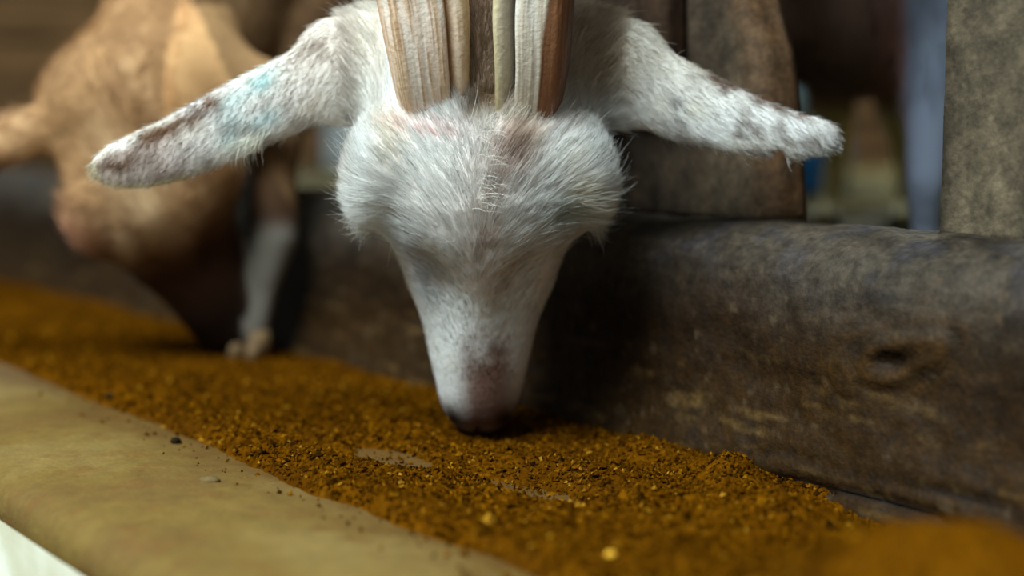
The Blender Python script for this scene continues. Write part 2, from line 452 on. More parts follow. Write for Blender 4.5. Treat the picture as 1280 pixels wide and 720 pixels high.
# loose granules
def granules(n, smin, smax, seed, size):
    r = np.random.default_rng(seed)
    s = smin + (smax - smin) * r.random(n); nn2 = 0.225 + 0.26 * r.random(n)
    zz = feed_height(s, nn2)
    base = np.interp(nn2, [0.197, 0.212, 0.25, 0.285, 0.32, 0.36, 0.40, 0.44, 0.49], [-0.0005, 0.0025, 0.0025, 0.0, -0.0035, -0.004, -0.008, -0.016, -0.04])
    onl = zz < base + 0.0006
    keep = ~onl | ((r.random(n) < np.where(nn2 > 0.33, 0.22, 0.028)) & (nn2 > 0.268))
    zz = np.maximum(zz, base)
    s, nn2, zz = s[keep], nn2[keep], zz[keep]
    m = len(s)
    sz = size * (0.45 + 1.0 * r.random(m) ** 3)
    ax = r.normal(size=(m, 3, 3)) * 0.35 + np.eye(3)[None]
    off = np.array([(1, 0, 0), (-1, 0, 0), (0, 1, 0), (0, -1, 0), (0, 0, 1), (0, 0, -1)], float)
    vv = np.einsum('kj,mji->mki', off, ax) * sz[:, None, None]
    vv += (sn(s, nn2, zz + sz * 0.35))[:, None, :]
    f0 = np.array([(0, 2, 4), (2, 1, 4), (1, 3, 4), (3, 0, 4), (2, 0, 5), (1, 2, 5), (3, 1, 5), (0, 3, 5)])
    ff = (f0[None] + (np.arange(m) * 6)[:, None, None]).reshape(-1, 3)
    pal = np.array([lin(84, 49, 2), lin(66, 37, 2), lin(114, 72, 6), lin(42, 23, 3), lin(146, 102, 26), lin(75, 43, 2), lin(100, 60, 4)])
    ci = r.choice(len(pal), m, p=[0.30, 0.20, 0.09, 0.10, 0.03, 0.16, 0.12])
    c = pal[ci] * (0.8 + 0.4 * r.random(m))[:, None]
    return vv.reshape(-1, 3), ff, np.repeat(c, 6, 0)
v1, f1, c1 = granules(44000, 0.26, 0.72, 71, 0.00100)
v2, f2, c2 = granules(11000, 0.72, 1.15, 72, 0.0014)
v3, f3, c3 = granules(700, 0.30, 0.70, 73, 0.0019)
V = np.vstack([v1, v2, v3]); F = np.vstack([f1, f2 + len(v1), f3 + len(v1) + len(v2)]); Cc = np.vstack([c1, c2, c3])
g = mesh_obj('granules', V - FL, F, M_feed, feed, smooth=False, col=Cc)
g['kind'] = 'stuff'

# ------------------------------------------------------------------ fence planks standing on the trough wall
def plank(parent, s0, s1, n0, th, z0, z1, seed, tone, wav=0.004, round_r=0.01, lean=0.0, fine=0.004, bulge=None):
    """s0 = edge nearer the camera (right in view); a slab with a rounded, wavy edge"""
    Lo = np.array(parent.location)
    zs = np.arange(z0, z1 + fine / 2, fine)
    # section around the slab: front face from s1 to s0, rounded corner, side, back
    w = s1 - s0
    fr = [(s1 - i * (w - round_r) / 30, n0) for i in range(31)]
    ca = [(s0 + round_r - round_r * math.sin(a), n0 + round_r - round_r * math.cos(a)) for a in np.linspace(0.15, math.pi / 2, 8)]
    sd = [(s0, n0 + round_r + (th - round_r) * t) for t in (0.33, 0.66, 1.0)]
    bk = [(s0 + w * t, n0 + th) for t in (0.2, 0.5, 0.8, 1.0)]
    sec = np.array(fr + ca + sd + bk)
    m = len(sec)
    Zg, K = np.meshgrid(zs, np.arange(m), indexing='ij')
    s = sec[K.ravel(), 0]; n = sec[K.ravel(), 1]; zf = Zg.ravel()
    edge_w = np.clip(1 - (s - s0) / (0.35 * w), 0, 1)
    e = wav * fbm(np.stack([zf, zf * 0 + seed, zf * 0], 1), 9, 3, seed)
    if bulge is not None: e = e + np.interp(zf, *bulge)
    s = s + e * edge_w
    s = s + lean * (zf - z0)
    p = np.stack([s, n, zf], 1)
    front = (K.ravel() < 34)
    n = n + (-0.0024 * fbm(p, (26, 26, 7), 4, seed + 1) - 0.0012 * vnoise(p, (150, 60, 14), seed + 2)) * np.where(front, 1, 0.5)
    pos = sn(s, n, zf)
    g1 = fbm(p, (30, 30, 9), 4, seed + 3); g2 = vnoise(p, (190, 90, 16), seed + 4); g3 = fbm(p, 90, 3, seed + 5)
    cc = np.repeat(tone[0][None], len(s), 0)
    cc = mixc(cc, tone[1], sstep(-0.15, 0.4, g1))
    cc = mixc(cc, tone[2], sstep(0.1, 0.6, -g1 + 0.4 * g3) * 0.8)
    cc = cc * (1 + 0.25 * g2)[:, None]
    cc = mixc(cc, tone[3], np.clip(1 - (s - s0 - e) / 0.018, 0, 1) * (0.7 + 0.3 * g3))
    i = np.arange(len(s)).reshape(len(zs), m)
    j = np.roll(i, -1, 1)
    F = np.stack([i[:-1], j[:-1], j[1:], i[1:]], -1).reshape(-1, 4)
    faces = [tuple(f) for f in F] + [tuple(i[0][::-1]), tuple(i[-1])]
    return mesh_obj('plank', pos - Lo, faces, M_plank, parent, col=cc)
fence = thing('pen_fence', 'rough brown wooden slab fence standing on the trough wall behind the white goat', 'fence', tuple(sn(0.5, 0.54, 0.112)))
tone_a = (lin(76, 63, 50), lin(98, 83, 66), lin(42, 34, 28), lin(92, 60, 32))
tone_b = (lin(68, 50, 37), lin(90, 68, 48), lin(40, 29, 22), lin(66, 46, 30))
tone_c = (lin(74, 64, 50), lin(96, 84, 66), lin(44, 37, 28), lin(92, 78, 56))
plank(fence, 0.480, 0.648, 0.538, 0.026, 0.1045, 0.50, 101, tone_a, wav=0.004, round_r=0.014, bulge=([0.11, 0.15, 0.19, 0.22, 0.26, 0.4, 0.5], [0.012, 0.017, 0.024, 0.034, 0.037, 0.036, 0.036]))
plank(fence, 0.553, 0.625, 0.521, 0.0155, 0.168, 0.50, 111, tone_b, wav=0.004, round_r=0.006)
plank(fence, 0.21, 0.392, 0.538, 0.026, 0.1030, 0.50, 121, tone_c, wav=0.002, round_r=0.006)
plank(fence, 1.06, 1.20, 0.545, 0.026, 0.1035, 0.50, 131, tone_b, wav=0.004, round_r=0.012)

# ------------------------------------------------------------------ organic bodies: blended distance fields, meshed by surface nets
class Field:
    def __init__(self, xs, ys, zs):
        self.ax = [np.asarray(a, float) for a in (xs, ys, zs)]
        self.D = np.full([len(a) for a in self.ax], 0.25, np.float32)
    def block(self, lo, hi):
        sl = []
        for a, l, h in zip(self.ax, lo, hi):
            i0 = max(0, np.searchsorted(a, l) - 1); i1 = min(len(a), np.searchsorted(a, h) + 1)
            sl.append(slice(i0, max(i1, i0 + 1)))
        g = np.meshgrid(*[a[s] for a, s in zip(self.ax, sl)], indexing='ij')
        P = np.stack([x.ravel() for x in g], 1)
        return tuple(sl), P, g[0].shape
    def add(self, fn, lo, hi, k=0.01, sub=False):
        m = max(0.02, k * 1.5)
        sl, P, sh = self.block(np.asarray(lo) - m, np.asarray(hi) + m)
        d = fn(P).reshape(sh).astype(np.float32)
        o = self.D[sl]
        if sub:
            d = -d
            h = np.clip(0.5 - 0.5 * (o - d) / k, 0, 1)
            self.D[sl] = o * (1 - h) + d * h + k * h * (1 - h)
        else:
            h = np.clip(0.5 + 0.5 * (o - d) / k, 0, 1)
            self.D[sl] = o * (1 - h) + d * h - k * h * (1 - h)
    def tube(self, pts, rw, rt=None, W=(1, 0, 0), k=0.01):
        pts = np.asarray(pts, float); rw = np.asarray(rw, float)
        rt = rw if rt is None else np.asarray(rt, float)
        R = max(rw.max(), rt.max())
        self.add(lambda P: tube_d(P, pts, rw, rt, np.asarray(W, float)), pts.min(0) - R, pts.max(0) + R, k)
    def ell(self, c, r, frame=None, k=0.01, sub=False):
        c = np.asarray(c, float); r = np.asarray(r, float)
        Fm = np.eye(3) if frame is None else np.asarray(frame, float)   # rows = axes
        def fn(P):
            q = (P - c) @ Fm.T
            return (np.sqrt(((q / r) ** 2).sum(1)) - 1) * r.min()
        R = r.max()
        self.add(fn, c - R, c + R, k, sub)
    def mesh(self):
        D = self.D; ax = self.ax
        S = D < 0
        nx, ny, nz = S.shape
        cnt = np.zeros((nx - 1, ny - 1, nz - 1), np.uint8)
        for a in (0, 1):
            for b in (0, 1):
                for c in (0, 1):
                    cnt += S[a:nx - 1 + a, b:ny - 1 + b, c:nz - 1 + c]
        act = np.argwhere((cnt > 0) & (cnt < 8))
        idx = np.full(cnt.shape, -1, np.int64); idx[tuple(act.T)] = np.arange(len(act))
        acc = np.zeros((len(act), 3)); num = np.zeros(len(act))
        I, J, K = act.T
        corners = [(a, b, c) for a in (0, 1) for b in (0, 1) for c in (0, 1)]
        for p in corners:
            for d in range(3):
                if p[d]: continue
                q = list(p); q[d] = 1
                va = D[I + p[0], J + p[1], K + p[2]]; vb = D[I + q[0], J + q[1], K + q[2]]
                m = (va < 0) != (vb < 0)
                t = np.where(m, va / np.where(m, va - vb, 1), 0)
                pa = np.stack([ax[0][I + p[0]], ax[1][J + p[1]], ax[2][K + p[2]]], 1)
                pb = np.stack([ax[0][I + q[0]], ax[1][J + q[1]], ax[2][K + q[2]]], 1)
                acc += (pa + (pb - pa) * t[:, None]) * m[:, None]; num += m
        V = acc / num[:, None]
        Fs = []
        for d in range(3):
            e = [1, 1, 1]; e[d] = 0
            s0 = S[tuple(slice(e[i], S.shape[i] - 1) for i in range(3))]
            s1 = S[tuple(slice(e[i], S.shape[i] - 1) if i != d else slice(1, S.shape[i]) for i in range(3))]
            # align along d
            L = S.shape[d] - 1
            s0 = S[tuple(slice(1, S.shape[i] - 1) if i != d else slice(0, L) for i in range(3))]
            ed = np.argwhere(s0 != s1)
            flip = s0[tuple(ed.T)]
            base = ed.copy()
            for i in range(3):
                if i != d: base[:, i] += 1
            u, v = [(1, 2), (2, 0), (0, 1)][d]
            def cell(du, dv):
                c = base.copy(); c[:, u] += du; c[:, v] += dv
                return idx[tuple(c.T)]
            q = np.stack([cell(-1, -1), cell(0, -1), cell(0, 0), cell(-1, 0)], 1)
            q[~flip] = q[~flip][:, ::-1]
            Fs.append(q)
        F = np.vstack(Fs); F = F[(F >= 0).all(1)]
        return V, F

def tube_d(P, pts, rw, rt, W):
    best = np.full(len(P), 9.0)
    for i in range(len(pts) - 1):
        d = pts[i + 1] - pts[i]; L = np.linalg.norm(d); d = d / L
        w = W - d * (W @ d); w /= np.linalg.norm(w); n = np.cross(d, w)
        q = P - pts[i]
        al = q @ d; t = np.clip(al / L, 0, 1); e = al - t * L
        a = rw[i] + (rw[i + 1] - rw[i]) * t; b = rt[i] + (rt[i + 1] - rt[i]) * t
        mn = np.minimum(a, b)
        kk = np.sqrt(((q @ w) / a) ** 2 + ((q @ n) / b) ** 2 + (e / mn) ** 2)
        best = np.minimum(best, (kk - 1) * mn)
    return best

def axis(parts):
    """[(start, end, step), ...] -> one ascending axis"""
    out = [np.arange(a, b - 1e-9, st) for a, b, st in parts] + [np.array([parts[-1][1]])]
    return np.concatenate(out)

def smooth_mesh(V, F, it=2, lam=0.5):
    E = np.vstack([F[:, [0, 1]], F[:, [1, 2]], F[:, [2, 3]], F[:, [3, 0]]])
    for _ in range(it):
        A = np.zeros_like(V); n = np.zeros(len(V))
        for a, b in ((0, 1), (1, 0)):
            for c in range(3): A[:, c] += np.bincount(E[:, a], V[E[:, b], c], len(V))
            n += np.bincount(E[:, a], minlength=len(V))
        V = V + lam * (A / np.maximum(n, 1)[:, None] - V)
    return V

def face_sample(V, F, n, r, weight=None):
    a, b, c, d = (V[F[:, i]] for i in range(4))
    nr = np.cross(c - a, d - b); ar = np.linalg.norm(nr, axis=1) * 0.5; nr = nr / (2 * ar[:, None] + 1e-12)
    w = ar if weight is None else ar * weight((a + b + c + d) / 4, nr)
    f = r.choice(len(F), n, p=w / w.sum())
    u, v = r.random((2, n))[:, :, None]
    P = (a[f] * (1 - u) * (1 - v) + b[f] * u * (1 - v) + c[f] * u * v + d[f] * (1 - u) * v)
    return P, nr[f]

def make_fur(name, parent, P, Nr, dirs, length, lift, col, mat, rad=0.0001, seed=0, npt=5, droop=0.0, wild=0.18, clump=0.0):
    r = np.random.default_rng(seed)
    n = len(P)
    Lo = np.array(parent.location)
    dirs = dirs + r.normal(size=dirs.shape) * wild
    tg = dirs - Nr * (dirs * Nr).sum(1)[:, None]
    tg /= np.linalg.norm(tg, axis=1)[:, None] + 1e-9
    lift = np.asarray(lift)[:, None] if np.ndim(lift) else lift
    length = length * (0.65 + 0.6 * r.random(n))
    pts = np.zeros((n, npt, 3))
    pos = P - Nr * 0.0006
    bend = r.normal(size=(n, 3)) * 0.10
    for i in range(npt):
        pts[:, i] = pos
        t = i / (npt - 1)
        d = tg + Nr * lift * (1 - 0.75 * t) + bend * t + np.array([0, 0, -1.0]) * droop * t
        d /= np.linalg.norm(d, axis=1)[:, None]
        pos = pos + d * (length / (npt - 1))[:, None]
    if np.max(clump) > 0:
        wq = P @ _ROT.T + 0.004 * np.stack([vnoise(P, 170, 91 + c) for c in range(3)], 1)
        cell = np.floor(wq / 0.0036).astype(np.int64)
        key = (cell[:, 0] * 73856093) ^ (cell[:, 1] * 19349663) ^ (cell[:, 2] * 83492791)
        u, inv = np.unique(key, return_inverse=True)
        cnt = np.bincount(inv)
        for i in range(1, npt):
            m = np.stack([np.bincount(inv, pts[:, i, c]) / cnt for c in range(3)], 1)[inv]
            pts[:, i] += (m - pts[:, i]) * (np.asarray(clump)[:, None] if np.ndim(clump) else clump) * (i / (npt - 1)) ** 1.3
    cu = bpy.data.hair_curves.new(name)
    cu.add_curves([npt] * n)
    cu.points.foreach_set('position', (pts - Lo).astype(np.float32).ravel())
    ra = cu.attributes.get('radius') or cu.attributes.new('radius', 'FLOAT', 'POINT')
    prof = np.linspace(1, 0.15, npt)
    ra.data.foreach_set('value', (np.ones((n, 1)) * prof * rad).astype(np.float32).ravel())
    ca = cu.attributes.new('col', 'FLOAT_COLOR', 'CURVE')
    c4 = np.ones((n, 4), np.float32); c4[:, :3] = np.clip(col, 0, 1)
    ca.data.foreach_set('color', c4.ravel())
    cu.materials.append(mat)
    o = bpy.data.objects.new(name, cu)
    COL.objects.link(o); o.parent = parent
    return o

# ---- goat head template in its own frame: a from lips to poll, x sideways, b out of the forehead
HEAD_A = np.array([-0.004, 0.003, 0.010, 0.018, 0.027, 0.040, 0.055, 0.066, 0.078, 0.090, 0.101, 0.112, 0.125, 0.14, 0.155, 0.17, 0.185])
HEAD_W = np.array([0.008, 0.0145, 0.0185, 0.0205, 0.0218, 0.0245, 0.0262, 0.0278, 0.0320, 0.0380, 0.0440, 0.0480, 0.0495, 0.0485, 0.0475, 0.0450, 0.0400])
HEAD_D = np.array([-0.014, -0.006, -0.0015, 0.0, 0.001, 0.002, 0.003, 0.0045, 0.0065, 0.009, 0.0115, 0.0135, 0.0145, 0.012, 0.006, -0.003, -0.016])
HEAD_T = np.array([0.020, 0.033, 0.040, 0.043, 0.045, 0.049, 0.054, 0.059, 0.065, 0.073, 0.083, 0.093, 0.102, 0.106, 0.104, 0.094, 0.070])
class Head:
    def __init__(self, O, A, B0, sc=1.0):
        self.O = np.asarray(O, float); A = np.asarray(A, float); self.A = A / np.linalg.norm(A)
        B = np.asarray(B0, float); B = B - self.A * (B @ self.A); self.B = B / np.linalg.norm(B)
        self.X = np.cross(self.A, self.B); self.sc = sc
        self.frame = np.stack([self.X, self.A, self.B])
    def loc(self, P): return (P - self.O) @ self.frame.T / self.sc       # x, a, b
    def pt(self, x, a, b): return self.O + self.sc * (x * self.X + a * self.A + b * self.B)
    def dist(self, P):
        q = self.loc(P)
        a = np.clip(q[:, 1], HEAD_A[0], HEAD_A[-1]); e = q[:, 1] - a
        w = np.interp(a, HEAD_A, HEAD_W); dd = np.interp(a, HEAD_A, HEAD_D); th = np.interp(a, HEAD_A, HEAD_T) / 2
        cb = q[:, 2] - (dd - th)
        # the lower half narrows to the jaw
        wj = w * np.where(cb < 0, 1 - 0.30 * np.clip(-cb / th, 0, 1), 1)
        pw = 2.35
        kk = (np.abs(q[:, 0] / wj) ** pw + np.abs(cb / th) ** pw + np.abs(e / np.minimum(w, th)) ** pw) ** (1 / pw)
        return (kk - 1) * np.minimum(w, th) * self.sc
    def build(self, f, brow=1.0):
        lo = self.O - 0.22; hi = self.O + 0.22
        sc = self.sc
        f.add(self.dist, lo, hi, 0.004)
        for sg in (-1, 1):
            f.ell(self.pt(sg * 0.0455 * brow, 0.123, -0.022), np.array([0.0130, 0.018, 0.018]) * sc, self.frame, 0.010 * sc)       # orbit
            f.ell(self.pt(sg * 0.041 * brow, 0.138, -0.012), np.array([0.016, 0.020, 0.015]) * sc, self.frame, 0.012 * sc)        # brow ridge
            f.ell(self.pt(sg * 0.026, 0.086, -0.042), np.array([0.012, 0.03, 0.022]) * sc, self.frame, 0.012 * sc)        # cheek
            f.ell(self.pt(sg * 0.0215, 0.080, 0.0030), np.array([0.009, 0.015, 0.0045]) * sc, self.frame, 0.010 * sc, sub=True)  # hollow under the eye
            f.ell(self.pt(sg * 0.0125, 0.0085, 0.0005), np.array([0.0022, 0.0055, 0.0055]) * sc, self.nostril(sg), 0.003 * sc, sub=True)
            f.ell(self.pt(sg * 0.018, 0.016, -0.026), np.array([0.010, 0.020, 0.0016]) * sc, self.frame, 0.002 * sc, sub=True)     # mouth
        f.ell(self.pt(0, 0.0015, -0.004), np.array([0.0011, 0.008, 0.010]) * sc, self.frame, 0.002 * sc, sub=True)                # philtrum
    def nostril(self, sg):
        c, s = math.cos(sg * 0.5), math.sin(sg * 0.5)
        return np.stack([c * self.X - s * self.A, s * self.X + c * self.A, self.B])

def eyeball(parent, hd, sg, mat):
    c = hd.pt(sg * 0.0500, 0.119, -0.026)
    v, f = [], []
    nu, nv = 16, 10
    for j in range(nv + 1):
        for i in range(nu):
            t, ph = math.pi * j / nv, 2 * math.pi * i / nu
            v.append(c + hd.sc * 0.0095 * np.array([math.sin(t) * math.cos(ph), math.sin(t) * math.sin(ph), math.cos(t)]) - np.array(parent.location))
    for j in range(nv):
        for i in range(nu):
            f.append((j * nu + i, j * nu + (i + 1) % nu, (j + 1) * nu + (i + 1) % nu, (j + 1) * nu + i))
    return mesh_obj('eye', v, f, mat, parent)

# ================================================================== white goat
hw = Head((-0.0165, 0.704, -0.0045), (0.0015, -0.052, 0.1705), (0, -1, 0), 1.035)
white = thing('goat', 'white horned goat with brown-flecked ears and teal stains, head lowered into the trough', 'goat', (0.03, 1.08, FLOOR_Z))
EARS = {
 -1: (np.array([(-.060,.7023,.1866),(-.0832,.6989,.1799),(-.0981,.6943,.1732),(-.1167,.6895,.1647),(-.1353,.6868,.1559),(-.1541,.6858,.1472),(-.1737,.6859,.1408),(-.1899,.6864,.1375),(-.1985,.6866,.1367)]),
      np.array([.0190,.0190,.0184,.0178,.0170,.0158,.0138,.0104,.0055])),
  1: (np.array([(.0260,.7023,.1866),(.0537,.6985,.1782),(.0805,.6920,.1650),(.1070,.6880,.1555),(.1295,.6862,.1493),(.1463,.6862,.1481),(.1538,.6862,.1483)]),
      np.array([.0190,.0205,.0186,.0152,.0122,.0096,.0060])),
}
for sg in EARS: EARS[sg][0][:, 2] -= np.linspace(0.001, 0.0045 if sg < 0 else 0.001, len(EARS[sg][0]))
fld = Field(axis([(-0.235, 0.19, 0.0022), (0.19, 0.32, 0.008)]), axis([(0.615, 0.80, 0.0022), (0.80, 0.92, 0.005), (0.92, 1.80, 0.011)]), axis([(-0.006, 0.235, 0.0022), (0.235, 0.62, 0.009)]))
hw.build(fld)
fld.ell(hw.pt(0.003, 0.166, 0.002), (0.0105, 0.013, 0.020), hw.frame, 0.006, sub=True)
for sg, (pl, wd) in EARS.items():
    fld.tube(pl, wd, wd * 0.40, W=(0.25 * sg, 0, 1.0), k=0.012)
    fld.tube([hw.pt(sg * 0.030, 0.160, -0.045), pl[0], pl[1]], [0.018, 0.019, 0.018], [0.017, 0.013, 0.010], W=(0.25 * sg, 0, 1.0), k=0.014)
# notch in the tip half of the right-hand ear
fld.ell((0.1255, 0.686, 0.1350), (0.0040, 0.014, 0.0070), None, 0.0012, sub=True)
# neck, trunk, legs
fld.tube([(-0.016, 0.705, 0.165), (-0.012, 0.77, 0.192), (0.000, 0.84, 0.235), (0.012, 0.93, 0.32), (0.03, 1.05, 0.40)], [0.040, 0.044, 0.050, 0.064, 0.085], [0.044, 0.052, 0.060, 0.078, 0.10], k=0.02)
fld.tube([(0.03, 1.06, 0.395), (0.045, 1.22, 0.40), (0.06, 1.42, 0.40), (0.07, 1.60, 0.41)], [0.095, 0.125, 0.13, 0.10], [0.12, 0.135, 0.135, 0.11], k=0.04)
for (x, y, b) in ((-0.035, 1.09, 0), (0.105, 1.09, 0), (0.0, 1.62, 1), (0.145, 1.62, 1)):
    kx = -0.03 if b else 0.0
    fld.tube([(x, y - 0.02 * b, 0.36), (x, y - kx, 0.22), (x, y + 0.012 * b, 0.12), (x, y, FLOOR_Z + 0.018)], [0.045, 0.026, 0.018, 0.020], k=0.02)
V, F = fld.mesh(); V = smooth_mesh(V, F, 2)

def ear_coord(P, sg):
    pl = EARS[sg][0]
    d = pl[-1] - pl[0]; L = np.linalg.norm(d); d = d / L
    up = np.array([0.25 * sg, 0, 1.0]); up -= d * (up @ d); up /= np.linalg.norm(up)
    t = (P - pl[0]) @ d / L
    cl = np.stack([np.interp(t, (pl - pl[0]) @ d / L, pl[:, i]) for i in range(3)], 1)
    wl = np.interp(t, (pl - pl[0]) @ d / L, EARS[sg][1])
    return t, ((P - cl) @ up) / wl

def ear_mask(P):
    q = hw.loc(P)
    return (np.abs(q[:, 0]) > 0.062) & (P[:, 1] < 0.80) & (P[:, 2] < 0.23)

def white_color(P, r=None, skin=False):
    q = hw.loc(P); x, a, b = q.T
    c = np.repeat(lin(246, 246, 244)[None], len(P), 0)
    n1 = fbm(P, 35, 3, 201); n2 = fbm(P, 110, 3, 202); n3 = vnoise(P, 260, 203)
    c = mixc(c, lin(236, 224, 196), sstep(0.0, 0.55, n1) * 0.5)                       # creamy patches
    c = mixc(c, lin(214, 190, 148), sstep(0.150, 0.185, a) * (np.abs(x) > 0.042) * 0.3)
    c = mixc(c, lin(200, 170, 120), sstep(0.78, 0.9, P[:, 1]) * 0.5)
    head = np.abs(x) < 0.06
    c = mixc(c, lin(140, 106, 66), np.exp(-((x - 0.003) / 0.011) ** 4) * sstep(0.158, 0.170, a) * 0.85)
    c = mixc(c, lin(176, 142, 98), sstep(0.030, 0.040, x) * sstep(0.075, 0.055, x) * sstep(0.152, 0.168, a) * 0.6)
    # pinkish-brown thin hair along the midline of the forehead and the bridge of the nose
    mid = np.exp(-((x - 0.004 - 0.004 * vnoise(P, 60, 204)) / 0.008) ** 2)
    c = mixc(c, lin(170, 122, 92), mid * sstep(0.090, 0.105, a) * (1 - sstep(0.152, 0.162, a)) * (0.12 + 0.55 * np.clip(n2 + 0.2, 0, 1)))
    c = mixc(c, lin(156, 104, 70), np.exp(-((x - 0.014) / 0.009) ** 2 - ((a - 0.146) / 0.010) ** 2) * 0.7)   # under the right horn
    c = mixc(c, lin(128, 84, 62), np.exp(-((x - 0.004) / 0.0115) ** 4) * sstep(0.002, 0.012, a) * (1 - sstep(0.040, 0.062, a + 0.01 * n2)) * 0.9)
    c = mixc(c, lin(92, 70, 66), sstep(0.033, 0.010, a + 0.006 * n2) * 0.8)
    c = mixc(c, lin(40, 28, 26), (np.exp(-((np.abs(x) - 0.0125) / 0.0050) ** 2) * np.exp(-((a - 0.0095) / 0.0075) ** 2)) * 0.95)
    c = mixc(c, lin(58, 42, 38), sstep(0.006, -0.002, a) * 0.75)
    # bluish-grey patch beside the bridge
    c = mixc(c, lin(196, 208, 224), np.exp(-((x + 0.026) / 0.010) ** 2 - ((a - 0.088) / 0.016) ** 2) * 0.7)
    c = mixc(c, lin(120, 168, 160), np.exp(-((x - 0.034) / 0.006) ** 2 - ((a - 0.118) / 0.006) ** 2) * 0.4)
    # pink skin at the horn roots
    for hx, wd in ((-0.0215, 0.016), (0.022, 0.014)):
        c = mixc(c, lin(222, 168, 164), np.exp(-((x - hx) / wd) ** 2 - ((a - 0.1565) / 0.0022) ** 2) * head * (0.8 if hx < 0 else 0.35))
    for sg in (-1, 1):
        t, w = ear_coord(P, sg)
        on = (sg * x > 0.055) & (P[:, 1] < 0.8)
        if not on.any(): continue
        if sg < 0:
            brown = np.exp(-((w - 0.62) / 0.28) ** 2) * sstep(0.48, 0.58, t) * (1 - sstep(0.80, 0.88, t)) * 1.1
            brown = brown + np.exp(-((w - 0.05) / 0.40) ** 2) * sstep(0.74, 0.90, t) * 0.85 + 0.55 * np.exp(-((w - 0.8) / 0.25) ** 2) * np.exp(-((t - 0.24) / 0.07) ** 2)
            dirt = sstep(0.62, 0.8, t) * 0.45 * (w < 0.55)
            c = np.where(on[:, None], mixc(c, lin(178, 152, 142), np.clip(dirt + 0.25, 0, 1)), c)
            fle = sstep(0.28, 0.5, vnoise(P, 130, 211)) * sstep(0.05, 0.3, t) * 0.55
            c = np.where(on[:, None], mixc(c, lin(104, 72, 48), np.clip(brown * (0.85 + 0.6 * n3), 0, 0.95) + fle * 0.6), c)
            teal = 0
            for (t0, w0, st, sw, am) in ((0.395, 0.60, 0.060, 0.30, 0.85), (0.42, -0.35, 0.045, 0.25, 0.75), (0.52, 0.0, 0.05, 0.45, 0.45), (0.56, -0.45, 0.03, 0.22, 0.45), (0.49, 0.55, 0.05, 0.2, 0.5)):
                teal = teal + am * np.exp(-((t - t0) / st) ** 2 - ((w - w0) / sw) ** 2)
            c = np.where(on[:, None], mixc(c, lin(136, 196, 200), np.clip(teal * (0.65 + 0.5 * n2), 0, 0.75)), c)
            rim = sstep(0.80, 0.97, np.abs(w)) * sstep(0.6, 0.8, t) * (w < 0.2) + sstep(0.975, 1.01, t)
            c = np.where(on[:, None], mixc(c, lin(228, 220, 188), np.clip(rim, 0, 1) * 0.9), c)
        else:
            brown = np.exp(-((w - 0.85) / 0.22) ** 2) * sstep(0.40, 0.50, t) * (1 - sstep(0.86, 0.94, t)) * 1.0
            brown = brown + np.exp(-((w + 0.15) / 0.28) ** 2) * np.exp(-((t - 0.70) / 0.05) ** 2) * 0.95
            brown = brown + sstep(0.8, 0.95, t) * 0.30
            fle = sstep(0.30, 0.55, vnoise(P, 150, 212)) * sstep(0.1, 0.6, t) * 0.7
            c = np.where(on[:, None], mixc(c, lin(98, 66, 46), np.clip(brown * (0.8 + 0.7 * n3), 0, 0.95) + fle * 0.6), c)
            c = np.where(on[:, None], mixc(c, lin(60, 44, 40), np.exp(-((w + 0.1) / 0.14) ** 2 - ((t - 0.42) / 0.022) ** 2) * 0.75), c)
    return np.clip(c, 0, 1)

skin = white_color(V)
qv = hw.loc(V)
skin = mixc(skin, lin(214, 178, 164), ((qv[:, 1] > 0.08) & (V[:, 1] < 0.9) & (np.abs(qv[:, 0]) < 0.05)) * 0.25)
mesh_obj('body', V - np.array(white.location), F, M_skin, white, col=skin)
for sg in (-1, 1): eyeball(white, hw, sg, M_eye)

